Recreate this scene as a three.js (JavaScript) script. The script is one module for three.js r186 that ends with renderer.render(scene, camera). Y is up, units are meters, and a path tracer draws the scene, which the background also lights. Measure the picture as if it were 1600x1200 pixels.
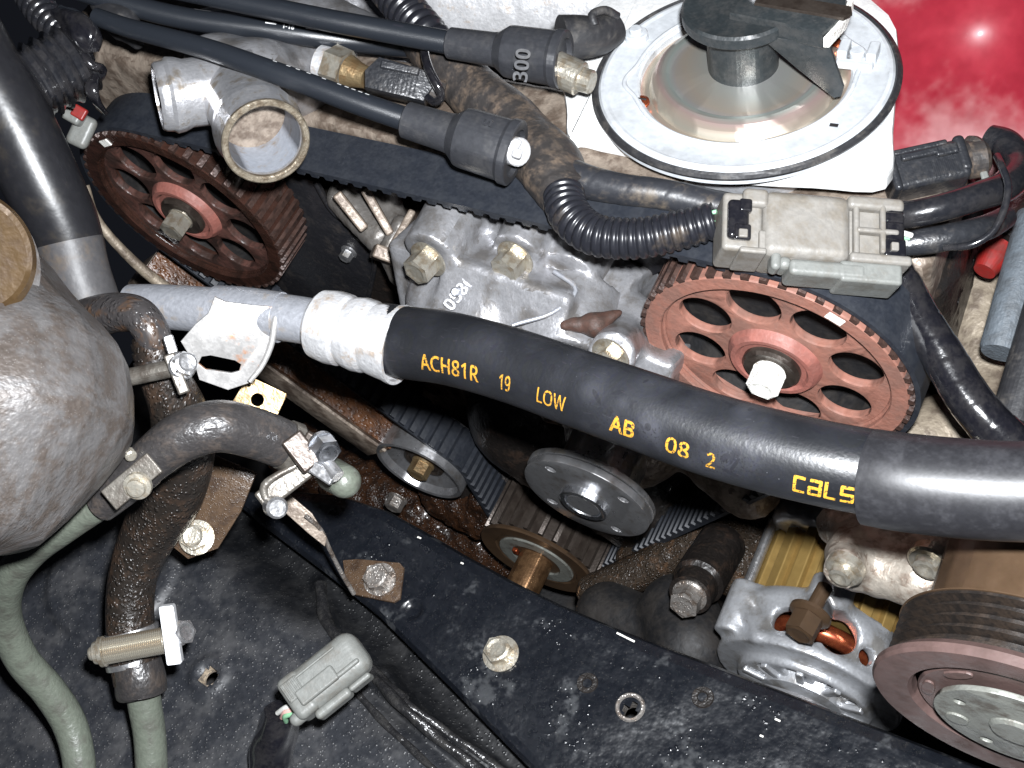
import * as THREE from 'three';
import { mergeGeometries, mergeVertices, toCreasedNormals } from 'three/addons/utils/BufferGeometryUtils.js';
import { RoundedBoxGeometry } from 'three/addons/geometries/RoundedBoxGeometry.js';
import { TextGeometry } from 'three/addons/geometries/TextGeometry.js';
import { FontLoader } from 'three/addons/loaders/FontLoader.js';

// ---------------------------------------------------------------- camera, light, exposure
// World: x runs along the two cam sprockets, y up, z towards the front of the car; origin midway between the cams.
const scene = new THREE.Scene();
const FPX = 2000, W = 1600, H = 1200;
const camera = new THREE.PerspectiveCamera(2 * Math.atan(H / 2 / FPX) * 180 / Math.PI, W / H, 0.01, 20);
const V = (x, y, z) => new THREE.Vector3(x, y, z);
const camR = V(.8749, -.2231, -.4298).normalize(), camB = V(.4129, .8075, .4213).normalize();
const camU = camB.clone().cross(camR).normalize(); camR.copy(camU).cross(camB);
camera.position.set(.2968, .4667, .2862);
camera.quaternion.setFromRotationMatrix(new THREE.Matrix4().makeBasis(camR, camU, camB));
camera.updateMatrixWorld(true);
scene.background = new THREE.Color().setRGB(.007, .0078, .0105);
scene.environmentIntensity = 1;
const renderer = new THREE.WebGLRenderer({ antialias: true });
renderer.setSize(1024, 768);
renderer.toneMapping = THREE.LinearToneMapping;
renderer.toneMappingExposure = 1.0;
renderer.shadowMap.enabled = true;
// the camera's own flash, a little above and to the right of the lens
const flash = new THREE.PointLight(new THREE.Color().setRGB(.94, .965, 1), 3.6, 0, 2);
flash.name = 'camera_flash';
flash.position.copy(camera.position).addScaledVector(camU, .034).addScaledVector(camR, .014).addScaledVector(camB, -.01);
flash.castShadow = true; flash.shadow.radius = .5; flash.shadow.camera.near = .02; flash.shadow.mapSize.set(2048, 2048);
scene.add(flash);

// ---------------------------------------------------------------- helpers
function rng(seed) { let a = seed >>> 0; return () => { a = a + 0x6D2B79F5 | 0; let t = Math.imul(a ^ a >>> 15, 1 | a); t = t + Math.imul(t ^ t >>> 7, 61 | t) ^ t; return ((t ^ t >>> 14) >>> 0) / 4294967296; }; }
const clamp = (x, a = 0, b = 1) => Math.min(b, Math.max(a, x)), lerp = (a, b, t) => a + (b - a) * t;
const sstep = (a, b, x) => { const t = clamp((x - a) / (b - a)); return t * t * (3 - 2 * t); };
const dirOf = (x, y) => V(0, 0, 0).addScaledVector(camR, (x - W / 2) / FPX).addScaledVector(camU, -(y - H / 2) / FPX).addScaledVector(camB, -1);
const P = (x, y, d) => camera.position.clone().addScaledVector(dirOf(x, y), d);
const onAxis = (ax, v) => (x, y) => { const r = dirOf(x, y); return camera.position.clone().addScaledVector(r, (v - camera.position[ax]) / r[ax]); };
const onZ = (x, y, z) => onAxis('z', z)(x, y), onY = (x, y, h) => onAxis('y', h)(x, y);
const toPx = p => { const q = p.clone().sub(camera.position); const d = -q.dot(camB); return [W / 2 + FPX * q.dot(camR) / d, H / 2 - FPX * q.dot(camU) / d, d]; };
const used = {};
const numbered = n => { const k = used[n] = (used[n] ?? -1) + 1; return k ? n + '_' + String(k).padStart(3, '0') : n; };
function thing(name, label, category, pos = V(0, 0, 0), group, quat) {
  const o = new THREE.Group(); o.name = numbered(name); o.position.copy(pos); if (quat) o.quaternion.copy(quat);
  o.userData = { label, category }; if (group) o.userData.group = group;
  scene.add(o); o.updateMatrixWorld(true); return o;
}
function mesh(name, geo, mat) { const g = Array.isArray(geo) ? merge(geo) : geo; const m = new THREE.Mesh(g, mat); m.name = name; m.castShadow = m.receiveShadow = true; return m; }
function part(parent, name, geo, mat) { const m = mesh(name, geo, mat); parent.updateMatrixWorld(true); m.geometry = m.geometry.clone().applyMatrix4(parent.matrixWorld.clone().invert()); parent.add(m); m.updateMatrixWorld(true); return m; } // world-space geometry
function lpart(parent, name, geo, mat) { const m = mesh(name, geo, mat); parent.add(m); m.updateMatrixWorld(true); return m; }                                    // local geometry
function merge(list) { return mergeGeometries(list.map(g => { const n = g.index ? g.toNonIndexed() : g; for (const k of Object.keys(n.attributes)) if (!['position', 'normal', 'uv', 'color'].includes(k)) n.deleteAttribute(k); return n; })); }
function boxUV(g0) { // uv in metres, from the dominant axis of each face
  const g = g0.index ? g0.toNonIndexed() : g0, p = g.attributes.position, uv = new Float32Array(p.count * 2), a = V(), b = V(), c = V(), n = V();
  for (let i = 0; i < p.count; i += 3) {
    a.fromBufferAttribute(p, i); b.fromBufferAttribute(p, i + 1); c.fromBufferAttribute(p, i + 2);
    n.copy(b).sub(a).cross(c.clone().sub(a)); const x = Math.abs(n.x), y = Math.abs(n.y), z = Math.abs(n.z);
    [a, b, c].forEach((v, k) => { const q = z >= x && z >= y ? [v.x, v.y] : y >= x ? [v.x, v.z + .37] : [v.z + .21, v.y]; uv[(i + k) * 2] = q[0]; uv[(i + k) * 2 + 1] = q[1]; });
  }
  g.setAttribute('uv', new THREE.BufferAttribute(uv, 2)); return g;
}
const crease = (g, a = .6) => toCreasedNormals(g, a);
// turned profile [[z, r], ...] from low z to high z on the outside, about +z
function lathe(prof, seg = 40, cr = .5, keep) { const g = new THREE.LatheGeometry(prof.map(([z, r]) => new THREE.Vector2(Math.max(r, 1e-6), z)), seg); g.rotateX(Math.PI / 2); if (keep) { const u = g.attributes.uv; for (let i = 0; i < u.count; i++) u.setXY(i, u.getX(i) * keep[0], u.getY(i) * keep[1]); return crease(g, cr); } return boxUV(crease(g, cr)); }
function align(g, A, B) { const q = new THREE.Quaternion().setFromUnitVectors(V(0, 0, 1), B.clone().sub(A).normalize()); return g.applyMatrix4(new THREE.Matrix4().compose(A, q, V(1, 1, 1))); }
const rod = (A, B, prof, seg = 28, cr, keep) => { const L = A.distanceTo(B); return align(lathe(prof.map(([t, r]) => [t * L, r]), seg, cr, keep), A, B); };
const pxr = (r, d) => r * d / FPX;
function cyl(A, B, r, seg = 20, bev = .0006) { const L = A.distanceTo(B), b = Math.min(bev, L / 3, r / 3); return align(lathe([[0, 0], [0, r - b], [b, r], [L - b, r], [L, r - b], [L, 0]], seg), A, B); }
function shapeOf(pts, holes = []) { const s = new THREE.Shape(pts.map(p => new THREE.Vector2(p[0], p[1]))); for (const h of holes) s.holes.push(new THREE.Path(h.map(p => new THREE.Vector2(p[0], p[1])))); return s; }
const circ = (x, y, r, n = 20, ry = r) => Array.from({ length: n }, (_, i) => [x + r * Math.cos(-i / n * 2 * Math.PI), y + ry * Math.sin(-i / n * 2 * Math.PI)]);
function smoothPts(pts, n = 6) { const c = new THREE.CatmullRomCurve3(pts.map(p => V(p[0], p[1], 0)), true, 'centripetal'); return c.getPoints(pts.length * n).slice(0, -1).map(p => [p.x, p.y]); }
function plate(pts, th, { holes, bev = .0005, smooth } = {}) {
  const g = new THREE.ExtrudeGeometry(shapeOf(smooth ? smoothPts(pts, smooth) : pts, holes), { depth: Math.max(th - 2 * bev, 1e-5), bevelEnabled: bev > 0, bevelThickness: bev, bevelSize: bev, bevelOffset: -bev, bevelSegments: 2, curveSegments: 12 });
  g.translate(0, 0, bev); return boxUV(crease(g, .7));
}
const box = (w, h, d, r = .0008, x = 0, y = 0, z = 0) => { const g = new RoundedBoxGeometry(w, h, d, 2, Math.min(r, w / 2.1, h / 2.1, d / 2.1)); g.translate(x, y, z); return boxUV(g); };
// frame at a pixel and depth: local x along the picture direction deg (clockwise), y across, z to the viewer, then turned by yaw (x end away) and pitch
function frame(px, py, d, deg = 0, yaw = 0, pitch = 0) {
  const q = camera.quaternion.clone(), e = (x, y, z) => new THREE.Quaternion().setFromEuler(new THREE.Euler(x, y, z));
  q.multiply(e(0, 0, -deg * Math.PI / 180)).multiply(e(0, yaw, 0)).multiply(e(pitch, 0, 0));
  return { pos: P(px, py, d), quat: q, u: d / FPX };
}
// point of a pixel on the plane of a frame
const onF = (f, x, y) => { const n = V(0, 0, 1).applyQuaternion(f.quat), r = dirOf(x, y); return camera.position.clone().addScaledVector(r, f.pos.clone().sub(camera.position).dot(n) / r.dot(n)); };
const fmat = f => new THREE.Matrix4().compose(f.pos, f.quat, V(1, 1, 1));
// tube along [[px, py, depth, radius px], ...]
function sweep(pts, { rings, m = 24, ref = camB, ripple, norm = false, world = false, caps = true } = {}) {
  const ps = world ? pts.map(p => p[0]) : pts.map(p => P(p[0], p[1], p[2])), rs = world ? pts.map(p => p[1]) : pts.map(p => p[3] * p[2] / FPX);
  const curve = new THREE.CatmullRomCurve3(ps, false, 'centripetal'), len = curve.getLength();
  const rc = new THREE.CatmullRomCurve3(rs.map((r, i) => V(i, r, 0)), false, 'catmullrom');
  rings ??= Math.max(16, Math.round(len / .003));
  const pos = [], uv = [], idx = [], centers = []; let s = 0, prev = null;
  for (let i = 0; i <= rings; i++) {
    const t = curve.getUtoTmapping(i / rings), c = curve.getPoint(t), T = curve.getTangent(t).normalize();
    s = i / rings * len; prev = c; centers.push([s, c]);
    const N = ref.clone().addScaledVector(T, -ref.dot(T)).normalize(), Bn = T.clone().cross(N), r = rc.getPoint(t).y;
    for (let j = 0; j <= m; j++) {
      const th = (j / m - .5) * 2 * Math.PI, rr = r * (ripple ? ripple(s, th, r) : 1);
      const p = c.clone().addScaledVector(N, rr * Math.cos(th)).addScaledVector(Bn, rr * Math.sin(th)); pos.push(p.x, p.y, p.z);
      const v = (Math.PI - th) / (2 * Math.PI); uv.push(norm ? s / len : s, norm ? v : v * 2 * Math.PI * r);
      if (i < rings && j < m) { const a = i * (m + 1) + j, b = a + m + 1; idx.push(a, b, a + 1, b, b + 1, a + 1); }
    }
  }
  const M1 = m + 1, g = new THREE.BufferGeometry(); g.setAttribute('position', new THREE.Float32BufferAttribute(pos, 3)); g.setIndex(idx); g.computeVertexNormals();
  const nn = g.attributes.normal, c0 = centers[rings >> 1][1], k0 = (rings >> 1) * M1, out = V().fromBufferAttribute(g.attributes.position, k0).sub(c0).dot(V().fromBufferAttribute(nn, k0)) < 0;
  for (let i = 0; i <= rings; i++) { const v = V().fromBufferAttribute(nn, i * M1).add(V().fromBufferAttribute(nn, i * M1 + m)).normalize(); nn.setXYZ(i * M1, v.x, v.y, v.z); nn.setXYZ(i * M1 + m, v.x, v.y, v.z); }
  const nor = [...nn.array];
  if (caps) for (const i of [0, rings]) { const T = centers[i ? rings : 0][1].clone().sub(centers[i ? rings - 1 : 1][1]).normalize().multiplyScalar(out ? -1 : 1), k = pos.length / 3, c = centers[i][1]; pos.push(c.x, c.y, c.z); uv.push(0, 0); nor.push(T.x, T.y, T.z); for (let j = 0; j <= m; j++) { const q = (i * M1 + j) * 3; pos.push(pos[q], pos[q + 1], pos[q + 2]); uv.push(.01 * Math.cos(j / m * 6.283), .01 * Math.sin(j / m * 6.283)); nor.push(T.x, T.y, T.z); if (j < m) i ? idx.push(k + 1 + j, k, k + 2 + j) : idx.push(k + 1 + j, k + 2 + j, k); } }
  if (out) { for (let i = 0; i < idx.length; i += 3) { const q = idx[i]; idx[i] = idx[i + 1]; idx[i + 1] = q; } for (let i = 0; i < nor.length; i++) nor[i] *= -1; }
  const c = new THREE.BufferGeometry(); c.setAttribute('position', new THREE.Float32BufferAttribute(pos, 3)); c.setAttribute('normal', new THREE.Float32BufferAttribute(nor, 3)); c.setAttribute('uv', new THREE.Float32BufferAttribute(uv, 2)); c.setIndex(idx); c.userData = { centers, len }; return c;
}
const corr = (period, depth) => s => 1 - depth * (.5 + .5 * Math.cos(s / period * 2 * Math.PI)) ** 2.2;
// smooth union of tapered capsules and boxes, meshed as surface nets
function blob(prims, { k = .005, cell = .002, noise = 0, ns = 90 } = {}) {
  const bb = new THREE.Box3();
  for (const p of prims) if (!p.sub) { if (p.a) { bb.expandByPoint(p.a.clone().addScalar(p.r)); bb.expandByPoint(p.a.clone().addScalar(-p.r)); const r2 = p.r2 ?? p.r; bb.expandByPoint(p.b.clone().addScalar(r2)); bb.expandByPoint(p.b.clone().addScalar(-r2)); } else { const R = p.h.length() + (p.r ?? 0); bb.expandByPoint(p.c.clone().addScalar(R)); bb.expandByPoint(p.c.clone().addScalar(-R)); } }
  bb.expandByScalar(cell * 3 + k * .3);
  const n = ['x', 'y', 'z'].map(c => Math.ceil((bb.max[c] - bb.min[c]) / cell)), q = V(), inv = prims.map(p => p.q ? p.q.clone().invert() : null);
  const sd = (x, y, z) => {
    let d = 1e3;
    prims.forEach((p, i) => {
      let e;
      if (p.flat) { const bx = p.b.x - p.a.x, by = p.b.y - p.a.y, bz = p.b.z - p.a.z, ax = x - p.a.x, ay = y - p.a.y, az = z - p.a.z, L = Math.hypot(bx, by, bz), t = (ax * bx + ay * by + az * bz) / (L * L), rd = Math.hypot(ax - bx * t, ay - by * t, az - bz * t) - lerp(p.r, p.r2 ?? p.r, clamp(t)) + .001, xd = Math.max(-t, t - 1) * L + .001; e = Math.min(Math.max(rd, xd), 0) + Math.hypot(Math.max(rd, 0), Math.max(xd, 0)) - .001; }
      else if (p.a) { const bx = p.b.x - p.a.x, by = p.b.y - p.a.y, bz = p.b.z - p.a.z, ax = x - p.a.x, ay = y - p.a.y, az = z - p.a.z, L = bx * bx + by * by + bz * bz, t = clamp((ax * bx + ay * by + az * bz) / (L || 1)); e = Math.hypot(ax - bx * t, ay - by * t, az - bz * t) - lerp(p.r, p.r2 ?? p.r, t); }
      else { q.set(x - p.c.x, y - p.c.y, z - p.c.z); if (inv[i]) q.applyQuaternion(inv[i]); const r = p.r ?? .002, X = Math.abs(q.x) - p.h.x + r, Y = Math.abs(q.y) - p.h.y + r, Z = Math.abs(q.z) - p.h.z + r; e = Math.hypot(Math.max(X, 0), Math.max(Y, 0), Math.max(Z, 0)) + Math.min(Math.max(X, Y, Z), 0) - r; }
      const kk = p.k ?? k;
      if (p.sub) { const h = clamp(.5 - .5 * (d + e) / kk); d = lerp(d, -e, h) + kk * h * (1 - h); }
      else { const h = clamp(.5 + .5 * (e - d) / kk); d = lerp(e, d, h) - kk * h * (1 - h); }
    });
    return noise ? d + noise * (Math.sin(x * ns * 6.1 + 1.3 * Math.sin(y * ns * 4)) * Math.sin(y * ns * 5.3 + 1.1) * Math.sin(z * ns * 5.7 + Math.sin(x * ns * 3))) : d;
  };
  const [nx, ny, nz] = n.map(v => v + 1), F = new Float32Array(nx * ny * nz), at = (i, j, l) => (l * ny + j) * nx + i, X = i => bb.min.x + i * cell, Y = j => bb.min.y + j * cell, Z = l => bb.min.z + l * cell;
  for (let l = 0; l < nz; l++) for (let j = 0; j < ny; j++) for (let i = 0; i < nx; i++) F[at(i, j, l)] = sd(X(i), Y(j), Z(l));
  const vid = new Int32Array(nx * ny * nz).fill(-1), pos = [], idx = [];
  const E = [[0, 0, 0, 1, 0, 0], [0, 1, 0, 1, 1, 0], [0, 0, 1, 1, 0, 1], [0, 1, 1, 1, 1, 1], [0, 0, 0, 0, 1, 0], [1, 0, 0, 1, 1, 0], [0, 0, 1, 0, 1, 1], [1, 0, 1, 1, 1, 1], [0, 0, 0, 0, 0, 1], [1, 0, 0, 1, 0, 1], [0, 1, 0, 0, 1, 1], [1, 1, 0, 1, 1, 1]];
  for (let l = 0; l < nz - 1; l++) for (let j = 0; j < ny - 1; j++) for (let i = 0; i < nx - 1; i++) {
    let c = 0, sx = 0, sy = 0, sz = 0;
    for (const e of E) { const f0 = F[at(i + e[0], j + e[1], l + e[2])], f1 = F[at(i + e[3], j + e[4], l + e[5])]; if ((f0 < 0) !== (f1 < 0)) { const t = f0 / (f0 - f1); sx += e[0] + (e[3] - e[0]) * t; sy += e[1] + (e[4] - e[1]) * t; sz += e[2] + (e[5] - e[2]) * t; c++; } }
    if (c) { vid[at(i, j, l)] = pos.length / 3; pos.push(X(i + sx / c), Y(j + sy / c), Z(l + sz / c)); }
  }
  const quad = (a, b, c, d, f) => { if (a < 0 || b < 0 || c < 0 || d < 0) return; f ? idx.push(a, b, c, a, c, d) : idx.push(a, c, b, a, d, c); };
  for (let l = 1; l < nz - 1; l++) for (let j = 1; j < ny - 1; j++) for (let i = 1; i < nx - 1; i++) {
    const f = F[at(i, j, l)] < 0;
    if (f !== F[at(i + 1, j, l)] < 0) quad(vid[at(i, j - 1, l - 1)], vid[at(i, j, l - 1)], vid[at(i, j, l)], vid[at(i, j - 1, l)], f);
    if (f !== F[at(i, j + 1, l)] < 0) quad(vid[at(i - 1, j, l - 1)], vid[at(i - 1, j, l)], vid[at(i, j, l)], vid[at(i, j, l - 1)], f);
    if (f !== F[at(i, j, l + 1)] < 0) quad(vid[at(i - 1, j - 1, l)], vid[at(i, j - 1, l)], vid[at(i, j, l)], vid[at(i - 1, j, l)], f);
  }
  const g = new THREE.BufferGeometry(); g.setAttribute('position', new THREE.Float32BufferAttribute(pos, 3)); g.setIndex(idx); g.computeVertexNormals();
  return boxUV(g);
}
const fcyl = (a, b, r, r2, o) => ({ a, b, r, r2, flat: true, ...o });
const cap = (a, b, r, r2, o) => ({ a, b, r, r2, ...o });
// bolt along +z: flange, hex head with a dish
function boltGeo(r, h, fl = 1.45, seat = .0018) {
  const hex = new THREE.CylinderGeometry(r * 1.13, r * 1.13, h, 6, 1); hex.rotateX(Math.PI / 2); hex.translate(0, 0, seat + h / 2);
  const crown = lathe([[seat + h, r * .98], [seat + h + r * .1, r * .8], [seat + h + r * .02, r * .6], [seat + h - r * .12, 0]], 24);
  return merge([boxUV(crease(hex, .3)), crown, lathe([[0, 0], [0, r * fl], [seat * .5, r * fl], [seat, r * 1.15], [seat, 0]], 28)]);
}

// ---------------------------------------------------------------- procedural materials
const N = 256;
function field(seed, cells, oct = 4, gain = .55) { // tileable fbm, 0..1
  const out = new Float32Array(N * N); let amp = 1, c = cells;
  for (let o = 0; o < oct; o++, amp *= gain, c *= 2) {
    const r = rng(seed * 131 + o * 17), L = Float32Array.from({ length: c * c }, r);
    for (let y = 0; y < N; y++) for (let x = 0; x < N; x++) {
      const fx = x / N * c, fy = y / N * c, i = fx | 0, j = fy | 0, u = fx - i, v = fy - j, su = u * u * (3 - 2 * u), sv = v * v * (3 - 2 * v), i1 = (i + 1) % c, j1 = (j + 1) % c;
      out[y * N + x] += amp * lerp(lerp(L[j * c + i], L[j * c + i1], su), lerp(L[j1 * c + i], L[j1 * c + i1], su), sv);
    }
  }
  let lo = 1e9, hi = -1e9; for (const v of out) { lo = Math.min(lo, v); hi = Math.max(hi, v); } return out.map(v => (v - lo) / (hi - lo));
}
function dots(seed, count, r0, r1, soft = false) {
  const out = new Float32Array(N * N), r = rng(seed);
  for (let k = 0; k < count; k++) { const cx = r() * N, cy = r() * N, R = lerp(r0, r1, r() ** 2), hgt = .4 + .6 * r(); for (let y = -Math.ceil(R); y <= R; y++) for (let x = -Math.ceil(R); x <= R; x++) { const d = Math.hypot(x, y) / R; if (d < 1) { const i = ((cy + y | 0) + N) % N * N + ((cx + x | 0) + N) % N; out[i] = Math.max(out[i], hgt * (soft ? 1 - d : Math.sqrt(1 - d * d))); } } }
  return out;
}
const FLD = { coarse: field(3, 4, 6, .62), mid: field(5, 10, 5, .6), fine: field(9, 40, 3, .6), blot: field(13, 6, 5, .5), drops0: dots(4, 900, 1, 5), grit: dots(7, 1600, .8, 1.8, true), pits: dots(11, 700, .7, 1.7), streak: null };
FLD.drops = FLD.drops0; FLD.pits = FLD.pits.map((v, i) => v * sstep(.48, .66, FLD.coarse[i]));
FLD.streak = (() => { const o = new Float32Array(N * N), r = rng(77); for (let y = 0; y < N; y++) { const v = r(); for (let x = 0; x < N; x++) o[y * N + x] = v; } return o; })();
const srgb = c => c <= .0031308 ? 12.92 * c : 1.055 * c ** (1 / 2.4) - .055;
function tex(fn, color, tile) {
  const d = new Uint8Array(N * N * 4);
  for (let i = 0; i < N * N; i++) { const c = fn(i); if (color) for (let k = 0; k < 3; k++) d[i * 4 + k] = 255 * clamp(srgb(clamp(c[k]))); else d[i * 4] = d[i * 4 + 1] = d[i * 4 + 2] = 255 * clamp(c); d[i * 4 + 3] = 255; }
  const t = new THREE.DataTexture(d, N, N); t.wrapS = t.wrapT = THREE.RepeatWrapping; t.magFilter = t.minFilter = THREE.LinearFilter; if (color) t.colorSpace = THREE.SRGBColorSpace;
  t.repeat.set(1 / tile, 1 / tile); t.needsUpdate = true; return t;
}
const pool = {};
function shared(key, make, tile) { pool[key] ??= tex(make(), false, 1); const t = pool[key].clone(); t.repeat.set(1 / tile, 1 / tile); t.needsUpdate = true; return t; } // one image, each material its own scale
const mix3 = (a, b, t) => [0, 1, 2].map(k => lerp(a[k], b[k], t));
// a: clean colour, b: dirt colour, dirt: [threshold lo, hi] on the mixed noise; bump in metres
function M({ a, b = a, dirt = [.35, .75], amt = .85, speck, rough = [.4, .6], metal = 0, bump = 0, by = 'fine', tile = .09, coat, field: f1 = 'mid', spec, film, vcol }) {
  const A = FLD[f1], B = FLD.mid, C = FLD.fine, G = FLD.grit, D = FLD[by];
  const w = i => amt * sstep(dirt[0], dirt[1], A[i] * .55 + FLD.coarse[i] * .3 + C[i] * .22);
  const m = new THREE.MeshPhysicalMaterial({ metalness: metal, roughness: 1 });
  m.map = tex(i => { let c = mix3(a, b, w(i)); if (speck) c = mix3(c, speck, sstep(.55, .8, G[i])); const j = .86 + .28 * C[i]; return c.map(v => v * j); }, true, tile);
  m.roughness = rough[1]; m.roughnessMap = shared('r' + Math.round(clamp(rough[0] / rough[1], .4, .9) * 5), q => { const lo = Math.round(clamp(rough[0] / rough[1], .4, .9) * 5) / 5; return i => lerp(lo, 1, clamp(A[i] * .6 + .5 * C[i])); }, tile);
  if (bump) { m.bumpMap = shared('b' + by, () => i => D[i] * .75 + C[i] * .25, tile * (by === 'fine' ? 1.07 : 1)); m.bumpScale = bump; }
  if (coat) { m.clearcoat = coat; m.clearcoatRoughness = .12; }
  if (spec !== undefined) m.specularIntensity = spec;
  if (vcol) m.vertexColors = true;
  if (film) { m.iridescence = 1; m.iridescenceIOR = 1.8; m.iridescenceThicknessRange = [film, film]; }
  return m;
}
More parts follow.
